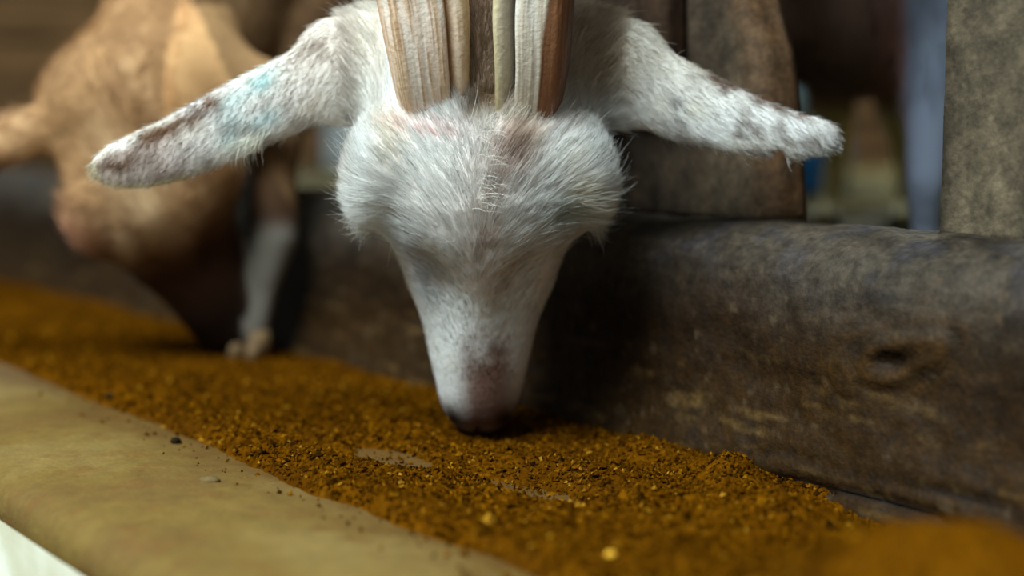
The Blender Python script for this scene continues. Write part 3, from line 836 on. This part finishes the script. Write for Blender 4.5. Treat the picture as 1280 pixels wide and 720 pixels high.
# fur
r = np.random.default_rng(31)
def vis_w(C, Nn_):
    q = hw.loc(C)
    w = np.where(C[:, 1] < 0.80, 1.0, 0.18) * np.where(C[:, 1] > 0.95, 0.25, 1.0)
    w = w * np.where(Nn_[:, 1] > 0.45, 0.35, 1.0)
    w = w * np.where((q[:, 1] < 0.012), 0.15, 1.0)
    return w
def white_fur(name, n, lenmul, seed, rad, wild, clump, extra=0.0):
    r = np.random.default_rng(seed)
    P, Nr = face_sample(V, F, n, r, vis_w)
    q = hw.loc(P); x, a, b = q.T
    ear = ear_mask(P)
    sx = np.tanh(x / 0.012)
    dA = np.ones(len(P)); dX = 0.75 * sx
    orb = np.exp(-((np.abs(x) - 0.047) / 0.018) ** 2 - ((a - 0.116) / 0.018) ** 2)
    dA = dA * (1 - 1.25 * orb); dX = dX * (1 + 0.6 * orb)
    low = sstep(0.085, 0.045, a)
    dX = dX * (1 - 0.5 * low)
    d = dA[:, None] * hw.A + dX[:, None] * hw.X
    # ears: towards the tip, slightly downwards
    for sg in (-1, 1):
        pl = EARS[sg][0]; dd = pl[-1] - pl[1]; dd /= np.linalg.norm(dd)
        m = ear & (x * sg > 0)
        d[m] = dd + np.array([0, 0, -0.35])
    nk = P[:, 1] > 0.80
    d[nk] = np.array([0, 0.6, -0.5])
    L = np.interp(a, [0.0, 0.03, 0.055, 0.075, 0.095, 0.115, 0.14, 0.17, 0.2], [0.0026, 0.0042, 0.0065, 0.0085, 0.0110, 0.0125, 0.014, 0.013, 0.013])
    side = sstep(0.020, 0.030, np.abs(x)) * sstep(0.105, 0.085, a)
    L = L * (1 - 0.5 * side)
    L = L * (1 + 0.25 * orb)
    L = np.where(ear, 0.0058, L); L = np.where(nk, 0.018, L)
    lift = np.where(ear, 0.42, 0.34 + 0.25 * orb)
    col = white_color(P)
    j = r.random(len(P))
    col = col * (0.74 + 0.36 * j)[:, None]
    gy = ~ear & (r.random(len(P)) < 0.13); col[gy] *= np.array([0.55, 0.53, 0.50])
    dk = ear & (r.random(len(P)) < 0.05)
    col[dk] = lin(96, 70, 54)
    keep = ~((np.exp(-((np.abs(x) - 0.0215) / 0.014) ** 2 - ((a - 0.157) / 0.003) ** 2) > 0.6) & (r.random(len(P)) < 0.6))
    make_fur(name, white, P[keep], Nr[keep], d[keep], (L * lenmul)[keep], lift[keep] + extra, col[keep], M_fur, rad=rad, seed=seed, wild=wild, clump=(clump * np.where(ear | (a < 0.07), 0.45, 1.0))[keep])
white_fur('fur', 150000, 0.85, 301, 0.00012, 0.17, 0.55)
white_fur('fur', 9000, 1.25, 302, 0.00008, 0.40, 0.2, 0.12)

# tuft and crest between the horns, lashes, ear fringe
def tuft(pts, dirs, L, n, spread, col, seed, rad=0.0001, name='fur', wild=0.25, droop=0.0):
    r = np.random.default_rng(seed)
    i = r.integers(0, len(pts), n)
    P = np.asarray(pts)[i] + r.normal(size=(n, 3)) * spread
    d = np.asarray(dirs)[i]
    Nr = d / np.linalg.norm(d, axis=1)[:, None]
    c = np.asarray(col)[None] * (0.75 + 0.4 * r.random(n))[:, None]
    make_fur(name, white, P, Nr, d + r.normal(size=d.shape) * 0.28, np.full(n, L), 1.6, c, M_fur, rad=rad, seed=seed, wild=wild, droop=droop)
cp = [hw.pt(0.002 + 0.001 * math.sin(i), 0.126 + 0.0007 * i, 0.0105 - 0.00032 * i) for i in range(46)]
tuft(cp, [hw.A * 0.75 + hw.X * 0.45 + hw.B * 0.42] * 46, 0.013, 600, 0.0030, lin(250, 248, 240), 311, rad=0.00013)
tuft([hw.pt(0.002, 0.158 + 0.006 * i, -0.016 - 0.004 * i) for i in range(6)], [hw.A * 0.8 + hw.X * 0.15 * (i % 3 - 1) + hw.B * 0.35 for i in range(6)], 0.020, 1200, 0.003, lin(214, 190, 142), 312)
for sg in (-1, 1):
    tuft([hw.pt(sg * (0.0565 - 0.0005 * (5 - i) ** 1.5 * 0.6), 0.103 + 0.004 * i, -0.022 + 0.001 * i) for i in range(6)],
         [hw.X * sg * 1.0 - hw.A * 0.55 + hw.B * 0.15] * 6, 0.009, 420, 0.002, lin(224, 224, 216), 320 + sg)
tuft([np.array((-0.1185 - 0.003 * i, 0.684, 0.1490 - 0.001 * i)) for i in range(5)], [np.array((-0.7, 0.0, -0.8))] * 5, 0.013, 160, 0.0015, lin(236, 236, 220), 331, rad=0.00009)

# horns
def horn(path, rx, ry, keel_side, base, colfn, name='horn'):
    path = np.asarray(path, float); n = 150; m = 220
    t0 = np.linspace(0, 1, len(path)); t = np.linspace(0, 1, n)
    def ci(a):
        P = np.concatenate([[2 * a[0] - a[1]], a, [2 * a[-1] - a[-2]]]); o = []
        for tt in t:
            u = tt * (len(a) - 1); i = min(int(u), len(a) - 2); f = u - i; p0, p1, p2, p3 = P[i:i + 4]
            o.append(0.5 * (2 * p1 + (p2 - p0) * f + (2 * p0 - 5 * p1 + 4 * p2 - p3) * f * f + (3 * p1 - p0 - 3 * p2 + p3) * f ** 3))
        return np.array(o)
    C = ci(path); RX = ci(np.asarray(rx, float)); RY = ci(np.asarray(ry, float))
    d = np.gradient(C, axis=0); d /= np.linalg.norm(d, axis=1)[:, None]
    ph = np.linspace(0, 2 * math.pi, m, endpoint=False)
    # ph = 0 is the inner side, pi/2 the front
    vv, cols, uu = [], [], []
    for i in range(n):
        X = np.array([1.0, 0, 0]) * keel_side; X = X - d[i] * (X @ d[i]); X /= np.linalg.norm(X)
        Fr = np.array([0, -1.0, 0]); Fr = Fr - d[i] * (Fr @ d[i]) - X * (Fr @ X); Fr /= np.linalg.norm(Fr)
        kl = np.exp(-((ph - 0.72) / 0.15) ** 2); gv = np.exp(-((ph - 1.00) / 0.07) ** 2)
        rr_ = 1 + base[0] * kl - base[1] * gv
        ca, sa = np.cos(ph), np.sin(ph)
        sq = (np.abs(ca) ** 3.4 + np.abs(sa) ** 3.4) ** (-1 / 3.4)
        vv.append(C[i] + (RX[i] * rr_ * ca * sq)[:, None] * X + (RY[i] * rr_ * sa * sq)[:, None] * Fr)
        uu.append(np.full(m, t[i]))
    vv = np.vstack(vv); uu = np.concatenate(uu); pp = np.tile(ph, n)
    st = vnoise(np.stack([np.cos(pp) * 3, np.sin(pp) * 3, uu * 3], 1), (3, 3, 1.6), 401)
    st2 = vnoise(np.stack([np.cos(pp) * 3, np.sin(pp) * 3, uu * 3], 1), (14, 14, 4), 402)
    cen = np.repeat(C, m, 0); out = vv - cen; out /= np.linalg.norm(out, axis=1)[:, None] + 1e-9
    vv = vv + out * (0.00030 * st + 0.00015 * st2)[:, None]
    cc = colfn(pp, uu, st, st2)
    i = np.arange(n * m).reshape(n, m); j = np.roll(i, -1, 1)
    if keel_side > 0: Fq = np.stack([i[:-1], i[1:], j[1:], j[:-1]], -1).reshape(-1, 4)
    else: Fq = np.stack([i[:-1], j[:-1], j[1:], i[1:]], -1).reshape(-1, 4)
    faces = [tuple(f) for f in Fq] + [tuple(i[-1]), tuple(i[0])]
    return mesh_obj(name, vv - np.array(white.location), faces, M_horn, white, col=cc)
def col_left(ph, u, st, st2):
    c = np.repeat(lin(246, 222, 204)[None], len(ph), 0)
    c = mixc(c, lin(230, 194, 156), sstep(0.0, 0.6, st) * 0.7)
    c = mixc(c, lin(250, 236, 224), sstep(0.1, 0.6, -st) * 0.7)
    c = mixc(c, lin(160, 112, 64), sstep(0.25, 0.65, st2 + 0.3 * st) * 0.6)
    c = mixc(c, lin(196, 138, 70), sstep(2.25, 2.7, ph) * (ph < 4) * 0.75)
    c = mixc(c, lin(184, 126, 60), sstep(0.10, 0.03, u + 0.02 * st2) * 0.7)
    c = mixc(c, lin(170, 124, 72), np.exp(-((ph - 1.00) / 0.07) ** 2) * 0.9)
    c = mixc(c, lin(204, 168, 116), np.exp(-((ph - 0.72) / 0.18) ** 2) * 0.7)
    return c
def col_right(ph, u, st, st2):
    c = np.repeat(lin(228, 214, 196)[None], len(ph), 0)
    c = mixc(c, lin(236, 230, 222), sstep(0.0, 0.5, -st) * 0.6)
    wv = 1.78 + 0.18 * st
    br = sstep(wv - 0.12, wv + 0.12, ph) * (ph < 4.2)
    c = mixc(c, lin(138, 84, 44), br * 0.95)
    c = mixc(c, lin(84, 50, 28), br * sstep(2.1, 2.6, ph + 0.2 * st2) * 0.8)
    c = mixc(c, lin(150, 96, 66), sstep(0.10, 0.03, u + 0.02 * st2) * 0.8)
    c = mixc(c, lin(44, 46, 56), np.exp(-((ph - 1.02 - 0.02 * st) / 0.075) ** 2) * 0.97)
    c = mixc(c, lin(190, 172, 118), np.exp(-((ph - 0.62) / 0.28) ** 2) * (0.9 - 0.25 * sstep(0, .5, st2)))
    c = mixc(c, lin(120, 84, 44), np.exp(-((ph - 0.1) / 0.15) ** 2) * 0.6)
    return c
horn([(-.0350, .696, .1480), (-.0352, .682, .1640), (-.0372, .669, .1840), (-.0400, .661, .2100), (-.045, .655, .245), (-.052, .672, .290), (-.060, .71, .335)],
     [.0158, .0166, .0184, .0203, .0200, .0165, .008], [.021, .022, .023, .024, .023, .018, .008], 1, (0.10, 0.16), col_left)
horn([(.0060, .696, .1460), (.0070, .682, .1620), (.0093, .669, .1840), (.0100, .661, .2100), (.014, .655, .245), (.021, .672, .290), (.029, .71, .335)],
     [.0135, .0148, .0166, .0180, .0178, .0150, .008], [.021, .022, .023, .024, .023, .018, .008], -1, (0.16, 0.36), col_right)

# ================================================================== brown goat further along the trough
def hoof(parent, c, mat, ang=0.0, sc=1.0):
    """a cloven hoof under a leg: two toes in one mesh"""
    v, f = [], []
    ca, sa = math.cos(ang), math.sin(ang)
    for sg in (-1, 1):
        k = len(v)
        for (z, l0, l1, w) in ((0.0, -0.020, 0.012, 0.0085), (0.012, -0.016, 0.011, 0.0082), (0.024, -0.010, 0.009, 0.007)):
            for i in range(10):
                t = 2 * math.pi * i / 10
                x = sg * 0.0088 + w * math.cos(t); y = (l0 + l1) / 2 + (l1 - l0) / 2 * math.sin(t)
                v.append(np.array([c[0] + sc * (x * ca - y * sa), c[1] + sc * (x * sa + y * ca), c[2] + sc * z]) - np.array(parent.location))
        for r_ in range(2):
            for i in range(10):
                f.append((k + r_ * 10 + i, k + r_ * 10 + (i + 1) % 10, k + r_ * 10 + 10 + (i + 1) % 10, k + r_ * 10 + 10 + i))
        f += [tuple(k + i for i in reversed(range(10))), tuple(k + 20 + i for i in range(10))]
    return mesh_obj('hoof', v, f, mat, parent)

hb = Head((-0.181, 0.956, -0.006), (-0.068, -0.085, 0.1800), (0.20, -0.98, 0.0), 1.0)
brown_g = thing('goat', 'brown hornless goat with a dark muzzle feeding beside the white goat, behind its teal-stained ear', 'goat', (-0.20, 1.25, FLOOR_Z))
fld = Field(axis([(-0.46, -0.06, 0.0038), (-0.06, 0.10, 0.008)]), axis([(0.80, 1.10, 0.0038), (1.10, 1.85, 0.011)]), axis([(-0.008, 0.30, 0.0038), (0.30, 0.60, 0.011)]))
hb.build(fld, 0.98)
ear_r = [(-0.222, 0.935, 0.186), (-0.188, 0.938, 0.187), (-0.150, 0.940, 0.178), (-0.120, 0.944, 0.166), (-0.097, 0.948, 0.156)]
ear_l = [(-0.298, 0.905, 0.150), (-0.335, 0.900, 0.135), (-0.370, 0.900, 0.118), (-0.395, 0.902, 0.104)]
fld.tube(ear_r, [0.016, 0.018, 0.016, 0.012, 0.005], [0.010, 0.008, 0.007, 0.006, 0.004], W=(0, 0.1, 1.0), k=0.010)
fld.tube(ear_l, [0.016, 0.016, 0.013, 0.006], [0.009, 0.008, 0.006, 0.004], W=(0.2, 0.1, 1.0), k=0.010)
fld.tube([(-0.235, 0.925, 0.165), (-0.225, 0.99, 0.205), (-0.215, 1.07, 0.26), (-0.20, 1.17, 0.32)], [0.046, 0.054, 0.064, 0.085], [0.048, 0.056, 0.07, 0.10], k=0.025)
fld.tube([(-0.20, 1.17, 0.33), (-0.19, 1.35, 0.34), (-0.18, 1.62, 0.35)], [0.09, 0.12, 0.10], [0.11, 0.13, 0.11], k=0.04)
# near foreleg stepped over the wall into the trough, the others on the pen floor
leg_t = [(-0.140, 1.14, 0.30), (-0.158, 1.045, 0.205), (-0.163, 0.990, 0.125), (-0.1600, 0.966, 0.078), (-0.1680, 0.962, 0.040), (-0.1735, 0.958, 0.018)]
fld.tube(leg_t, [0.040, 0.024, 0.0155, 0.0165, 0.0095, 0.0105], k=0.012)
for (x, y) in ((-0.27, 1.20), (-0.12, 1.62), (-0.26, 1.62)):
    fld.tube([(x, y, 0.30), (x, y, 0.19), (x, y + 0.01, 0.12), (x, y, FLOOR_Z + 0.018)], [0.045, 0.024, 0.017, 0.017], k=0.02)
Vb, Fb = fld.mesh(); Vb = smooth_mesh(Vb, Fb, 2)
def brown_color(P):
    q = hb.loc(P); x, a, b = q.T
    n1 = fbm(P, 22, 4, 221); n2 = fbm(P, 70, 3, 222)
    c = np.repeat(lin(150, 114, 78)[None], len(P), 0)
    c = mixc(c, lin(108, 76, 50), sstep(-0.1, 0.5, n1) * 0.7)
    c = mixc(c, lin(186, 150, 112), sstep(0.1, 0.5, n2 - n1 * 0.3) * 0.5)
    hd = (P[:, 1] < 1.02) & (np.abs(x) < 0.075)
    face = hd * sstep(0.118, 0.075, a + 0.012 * n1)
    c = mixc(c, lin(84, 56, 38), face)
    c = mixc(c, lin(206, 178, 140), hd * np.exp(-((x + 0.008) / 0.014) ** 2 - ((a - 0.150) / 0.030) ** 2) * (0.5 + 0.5 * n2))
    c = mixc(c, lin(44, 29, 20), hd * sstep(0.075, 0.03, a))
    c = mixc(c, lin(22, 15, 11), hd * (np.exp(-((np.abs(x) - 0.0115) / 0.005) ** 2 - ((a - 0.0085) / 0.008) ** 2) + sstep(0.004, -0.002, a) * 0.6))
    c = mixc(c, lin(196, 166, 132), hd * np.exp(-((x + 0.030) / 0.007) ** 2 - ((a - 0.112) / 0.016) ** 2) * 0.75)
    c = mixc(c, lin(186, 136, 112), hd * np.exp(-((x + 0.058) / 0.014) ** 2 - ((a - 0.125) / 0.020) ** 2) * 0.75)
    c = mixc(c, lin(110, 84, 66), hd * np.exp(-((np.abs(x) - 0.024) / 0.004) ** 2) * sstep(0.02, 0.03, a) * sstep(0.08, 0.05, a) * 0.4)
    er = (P[:, 0] > -0.212) & (P[:, 1] < 0.96) & (P[:, 2] > 0.145) & (P[:, 2] < 0.23)
    c = mixc(c, lin(202, 158, 110), er * 0.85)
    c = mixc(c, lin(112, 78, 44), sstep(1.02, 1.16, P[:, 1]) * 0.6)
    leg = (tube_d(P, np.array(leg_t), np.array([0.040, 0.024, 0.0155, 0.0165, 0.0095, 0.0105]), np.array([0.040, 0.024, 0.0155, 0.0165, 0.0095, 0.0105]), np.array([1.0, 0, 0])) < 0.006) & (P[:, 1] > 0.935) & ~(hb.dist(P) < 0.003)
    c = mixc(c, lin(158, 150, 138), leg * sstep(0.098, 0.072, P[:, 2] + 0.01 * n1))
    return np.clip(c * (0.62 + 0.75 * sstep(0.085, 0.14, a) * hd + 0.0 * x)[:, None], 0, 1)  # crown raised, rest dimmed: overhead light put into the coat colour
mesh_obj('body', Vb - np.array(brown_g.location), Fb, M_skin, brown_g, col=brown_color(Vb) * 0.9)
for sg in (-1, 1): eyeball(brown_g, hb, sg, M_eye)
hoof(brown_g, (-0.1745, 0.956, -0.002), M_hoof, -0.5, 0.8)
for (x, y) in ((-0.27, 1.20), (-0.12, 1.62), (-0.26, 1.62)): hoof(brown_g, (x, y, FLOOR_Z), M_hoof, 0)
r = np.random.default_rng(41)
P, Nr = face_sample(Vb, Fb, 26000, r, lambda C, Nn_: np.where(C[:, 1] < 1.05, 1.0, 0.25) * np.where(Nn_[:, 1] > 0.4, 0.3, 1.0))
q = hb.loc(P); x, a, b = q.T
d = hb.A * 1.0 + np.tanh(x / 0.02)[:, None] * hb.X * 0.7
d[P[:, 1] > 1.02] = np.array([0.2, 0.7, -0.4])
er = (P[:, 0] > -0.205) & (P[:, 1] < 0.96) & (P[:, 2] > 0.145) & (P[:, 2] < 0.23); d[er] = np.array([1, 0.1, -0.25])
L = np.interp(a, [0, 0.04, 0.08, 0.12, 0.18], [0.002, 0.004, 0.007, 0.012, 0.016])
L = np.where(er, 0.005, L); L = np.where(P[:, 1] > 1.02, 0.016, L)
cb = brown_color(P) * (0.75 + 0.5 * r.random(len(P)))[:, None]
lg = (P[:, 2] < 0.13) & (P[:, 0] > -0.19) & (P[:, 1] > 0.93) & (hb.dist(P) > 0.004)
L = np.where(lg, 0.003, L); d[lg] = np.array([0, 0, -1.0])
make_fur('fur', brown_g, P, Nr, d, L, 0.35, cb, M_fur_dark, rad=0.00022, seed=42, wild=0.25, clump=0.4)

# ================================================================== standing goats in the pen
def standing_goat(root, pos, yaw, H, trunk_w, trunk_h, length, belly, leg_r, colfn, step, head_dz, leg_mat, legs_dx=None, furn=0, furlen=0.02, furcol=None, hock=0.03, hind_dx=None):
    """pos = ground point under the chest, yaw = direction the goat looks; body one mesh, hoofs its children"""
    R0 = np.array(root.location)
    fw = np.array([math.cos(yaw), math.sin(yaw), 0]); sd = np.array([-math.sin(yaw), math.cos(yaw), 0]); up = np.array([0, 0, 1.0])
    B = np.array(pos, float)
    g = lambda f, s, z: B + fw * f + sd * s + up * z
    cz = belly + trunk_h
    lx = legs_dx if legs_dx else trunk_w * 0.62
    tp = [g(0.0, 0, cz + 0.005), g(-length * 0.3, 0, cz), g(-length * 0.7, 0, cz + 0.004), g(-length, 0, cz + 0.01)]
    prims = [(tp, [trunk_w * 0.82, trunk_w, trunk_w, trunk_w * 0.8], [trunk_h * 0.92, trunk_h, trunk_h * 0.96, trunk_h * 0.85], sd, 0.03)]
    nk = [g(0.0, 0, cz + trunk_h * 0.45), g(length * 0.18, 0, cz + trunk_h + head_dz * 0.5), g(length * 0.24, 0, cz + trunk_h + head_dz)]
    prims.append((nk, [trunk_w * 0.6, trunk_w * 0.42, trunk_w * 0.36], [trunk_h * 0.6, trunk_h * 0.45, trunk_h * 0.38], sd, 0.03))
    hd0 = nk[-1]
    prims.append(([hd0, hd0 + fw * H * 0.16 - up * H * 0.02, hd0 + fw * H * 0.30 - up * H * 0.08], [H * 0.085, H * 0.07, H * 0.04], [H * 0.09, H * 0.075, H * 0.045], sd, 0.02))
    for s in (-1, 1):
        prims.append(([hd0 + sd * s * H * 0.06 + up * H * 0.05, hd0 + sd * s * H * 0.17 + up * H * 0.03, hd0 + sd * s * H * 0.27 - up * H * 0.01], [H * 0.035, H * 0.04, H * 0.015], [H * 0.02, H * 0.015, H * 0.01], up, 0.015))
    prims.append(([g(-length - trunk_w * 0.6, 0, cz + trunk_h * 0.6), g(-length - trunk_w * 1.1, 0, cz + trunk_h * 1.0)], [0.018, 0.010], None, sd, 0.02))
    feet = []
    hx = hind_dx if hind_dx else lx
    for s in (-1, 1):
        prims.append(([g(0.0, s * lx * 0.9, cz), g(0.005, s * lx, belly * 0.95), g(0.012, s * lx, belly * 0.52), g(0.0, s * lx, belly * 0.18), g(0.006, s * lx, 0.014)],
                      [leg_r * 2.6, leg_r * 1.6, leg_r * 1.25, leg_r * 0.85, leg_r * 1.05], None, sd, 0.02))
        prims.append(([g(-length * 0.92, s * hx * 0.9, cz), g(-length * 0.84, s * hx, belly * 1.0), g(-length - hock, s * hx, belly * 0.58), g(-length * 0.95 - hock * 0.4, s * hx * 1.1, belly * 0.2), g(-length * 0.92, s * hx * 1.15, 0.014)],
                      [leg_r * 3.2, leg_r * 2.0, leg_r * 1.1, leg_r * 0.85, leg_r * 1.05], None, sd, 0.02))
        feet += [g(0.006, s * lx, 0), g(-length * 0.92, s * hx * 1.15, 0)]
    allp = np.vstack([np.array(p[0]) for p in prims])
    lo = allp.min(0) - max(trunk_w, trunk_h) - 0.03; hi = allp.max(0) + max(trunk_w, trunk_h) + 0.03
    lo[2] = B[2] - 0.004
    f = Field(*[np.arange(l, h, step) for l, h in zip(lo, hi)])
    for (pt_, rw, rt, W, k) in prims: f.tube(pt_, rw, rt, W, k)
    Vg, Fg = f.mesh(); Vg = smooth_mesh(Vg, Fg, 1)
    loc = lambda P: np.stack([(P - B) @ fw, (P - B) @ sd, P[:, 2] - B[2]], 1)
    mesh_obj('body', Vg - R0, Fg, M_skin, root, col=colfn(loc(Vg), Vg))
    for p in feet: hoof(root, p, leg_mat, yaw + math.pi / 2, leg_r / 0.012)
    for s in (-1, 1):
        c = hd0 + fw * H * 0.10 + sd * s * H * 0.068 + up * H * 0.02
        vv, ff = [], []
        for j in range(9):
            for i in range(12):
                t, ph = math.pi * j / 8, 2 * math.pi * i / 12
                vv.append(c + H * 0.02 * np.array([math.sin(t) * math.cos(ph), math.sin(t) * math.sin(ph), math.cos(t)]) - R0)
        for j in range(8):
            for i in range(12): ff.append((j * 12 + i, j * 12 + (i + 1) % 12, (j + 1) * 12 + (i + 1) % 12, (j + 1) * 12 + i))
        mesh_obj('eye', vv, ff, M_eye, root)
    if furn:
        r = np.random.default_rng(51)
        P, Nr = face_sample(Vg, Fg, furn, r, lambda C, Nn_: np.where(loc(C)[:, 2] > belly * 0.9, 1.0, 0.25) * np.where((C[:, 1] < 1.25), 1.0, 0.15))
        L = np.where(loc(P)[:, 2] > belly * 0.98, furlen, 0.003)
        d = np.tile(np.array([[0, 0, -1.0]]), (len(P), 1)) - fw * 0.25
        cc = colfn(loc(P), P) * (0.6 + 0.8 * r.random(len(P)))[:, None]
        make_fur('fur', root, P, Nr, d, L, 0.35, cc, M_fur_dark, rad=0.0003, seed=52, wild=0.2, clump=0.5)
    return Vg

# dark goat in the next stall: chest towards the trough, head above the picture
def dark_col(l, P):
    n1 = fbm(P, 30, 3, 231)
    c = np.repeat(lin(142, 112, 100)[None], len(P), 0)
    c = mixc(c, lin(90, 68, 62), sstep(-0.2, 0.4, n1))
    c = mixc(c, lin(150, 120, 108), sstep(0.150, 0.134, l[:, 2]) * sstep(0.035, 0.0, np.abs(l[:, 1] + 0.03)) * 0.0)
    # white foreleg on its left side, olive-grey hind legs
    wl2 = sstep(0.036, 0.046, l[:, 1]) * (l[:, 0] > -0.10) * sstep(0.26, 0.20, l[:, 2])
    c = mixc(c, lin(138, 146, 166), wl2)
    c = mixc(c, lin(176, 128, 118), sstep(0.018, 0.032, l[:, 1]) * sstep(0.046, 0.038, l[:, 1]) * sstep(0.20, 0.15, l[:, 2]) * (l[:, 0] > -0.15) * 0.8)
    hl = (l[:, 0] < -0.16) * sstep(0.125, 0.10, l[:, 2])
    c = mixc(c, lin(190, 178, 130), hl)
    return np.clip(c, 0, 1)
dark_pos = (0.215, 0.955, FLOOR_Z)
dyaw = math.atan2(-0.345, -0.105)
dark = thing('goat', 'dark brown shaggy goat with a white foreleg standing behind the trough wall', 'goat', dark_pos)
standing_goat(dark, dark_pos, dyaw, 0.36, 0.074, 0.085, 0.36, 0.122, 0.0105, dark_col, 0.0055, 0.10, M_hoof_dark, legs_dx=0.057, furn=16000, furlen=0.022, hock=0.035, hind_dx=0.030)

# warm brown goat far back in the pen, side on
def far_col(l, P):
    n1 = fbm(P, 20, 3, 241)
    c = np.repeat(lin(126, 86, 50)[None], len(P), 0)
    c = mixc(c, lin(92, 62, 38), sstep(-0.1, 0.5, n1))
    c = mixc(c, lin(196, 172, 132), sstep(0.16, 0.12, l[:, 2]))
    return c
far_pos = (-0.375, 1.98, FLOOR_Z)
far = thing('goat', 'warm brown goat with pale legs standing at the back of the pen', 'goat', far_pos)
standing_goat(far, far_pos, math.radians(185), 0.5, 0.11, 0.12, 0.42, 0.125, 0.013, far_col, 0.010, 0.10, M_hoof, legs_dx=0.05)

# ================================================================== small background things
# blue barrel with a grey upper band
def lathe(prof, c, seg=40):
    v, f = [], []
    for (rr_, z_) in prof:
        for i in range(seg):
            a = 2 * math.pi * i / seg
            v.append((rr_ * math.cos(a), rr_ * math.sin(a), z_))
    for j in range(len(prof) - 1):
        for i in range(seg): f.append((j * seg + i, j * seg + (i + 1) % seg, (j + 1) * seg + (i + 1) % seg, (j + 1) * seg + i))
    f.append(tuple(reversed(range(seg)))); f.append(tuple((len(prof) - 1) * seg + i for i in range(seg)))
    return v, f
bar = thing('barrel', 'blue plastic drum with a grey-teal upper half at the back of the pen', 'barrel', (0.355, 2.05, FLOOR_Z))
mesh_obj('drum', *lathe([(0.10, 0), (0.118, 0.006), (0.122, 0.02), (0.122, 0.045), (0.126, 0.05), (0.126, 0.058), (0.122, 0.063), (0.122, 0.088)], 0), M_blue, bar)
mesh_obj('upper_half', *lathe([(0.124, 0.086), (0.124, 0.12), (0.128, 0.126), (0.128, 0.134), (0.124, 0.14), (0.122, 0.19), (0.11, 0.205), (0.0, 0.207)], 0), M_greybucket, bar)

# straw bedding
r = np.random.default_rng(81)
m = 5200
s = 0.1 + 1.9 * r.random(m); n = 0.62 + 2.0 * r.random(m) ** 1.3
ang = r.random(m) * 2 * math.pi; L = 0.02 + 0.05 * r.random(m); w = 0.0009 + 0.0008 * r.random(m)
z0 = FLOOR_Z + 0.0005 + 0.006 * r.random(m); z1 = FLOOR_Z + 0.0005 + 0.010 * r.random(m)
cx = sn(s, n, 0)
dv = np.stack([np.cos(ang), np.sin(ang), 0 * ang], 1); pv = np.stack([-np.sin(ang), np.cos(ang), 0 * ang], 1)
A0 = cx - dv * L[:, None] / 2; A1 = cx + dv * L[:, None] / 2
A0[:, 2] = z0; A1[:, 2] = z1
upv = np.array([0, 0, 1.0]) * w[:, None]
vv = np.stack([A0 + pv * w[:, None], A0 - pv * w[:, None], A0 + upv * 1.5, A1 + pv * w[:, None], A1 - pv * w[:, None], A1 + upv * 1.5], 1).reshape(-1, 3)
f0 = np.array([(0, 1, 4, 3), (1, 2, 5, 4), (2, 0, 3, 5)])
ff = (f0[None] + (np.arange(m) * 6)[:, None, None]).reshape(-1, 4)
cs = np.array([lin(128, 116, 70), lin(104, 92, 54), lin(88, 78, 46)])[r.integers(0, 3, m)]
st = mesh_obj('straw', vv, ff, M_straw, col=np.repeat(cs, 6, 0), smooth=False)
tag(st, 'loose olive-yellow straw bedding strewn over the pen floor', 'straw', kind='stuff')

# crumbs on the ledge and in the meal
def chip(name, label, cat, s, n, z, size, seed, mat, group=None):
    rr_ = random.Random(seed)
    v, f = [], []
    nu, nv = 8, 5
    ax = (1.0 + rr_.random() * 0.5, 0.7 + rr_.random() * 0.3, 0.5)
    for j in range(nv + 1):
        for i in range(nu):
            t, ph = math.pi * j / nv, 2 * math.pi * i / nu
            k = 0.75 + 0.45 * rr_.random()
            v.append((size * k * ax[0] * math.sin(t) * math.cos(ph), size * k * ax[1] * math.sin(t) * math.sin(ph), size * ax[2] * math.cos(t)))
    for j in range(nv):
        for i in range(nu): f.append((j * nu + i, j * nu + (i + 1) % nu, (j + 1) * nu + (i + 1) % nu, (j + 1) * nu + i))
    o = mesh_obj(name, v, f, mat, smooth=True, loc=tuple(sn(s, n, z)))
    o.rotation_euler = (0, 0, rr_.random() * 6)
    tag(o, label, cat, group)
    return o
def ledge_z(s, n):
    S0, P0, pos = LEDGE
    i = np.argmin((S0 - s) ** 2 + (P0[:, 0] - n) ** 2)
    return pos[i, 2]
def feed_z(s, n): return float(feed_height(np.array([s]), np.array([n]))[0])
chip('chip', 'black crumb lying alone on the tan ledge near the edge of the meal', 'crumb', 0.645, 0.287, ledge_z(0.645, 0.287) + 0.0015, 0.0031, 1, M_chip)
chip('chip', 'flat tan flake sunk in the ledge, closer than the black crumb', 'crumb', 0.555, 0.262, ledge_z(0.555, 0.262) + 0.0005, 0.0036, 2, M_chip_tan)
chip('chip', 'small dark crumb at the far rim of the meal, beyond the black crumb', 'crumb', 0.76, 0.300, max(feed_z(0.76, 0.300), ledge_z(0.76, 0.300)) + 0.001, 0.0028, 3, M_chip)
chip('pellet', 'bright yellow pellet lying on the nearest stretch of orange meal', 'pellet', 0.36, 0.317, feed_z(0.36, 0.317) + 0.001, 0.0028, 4, M_pellet)
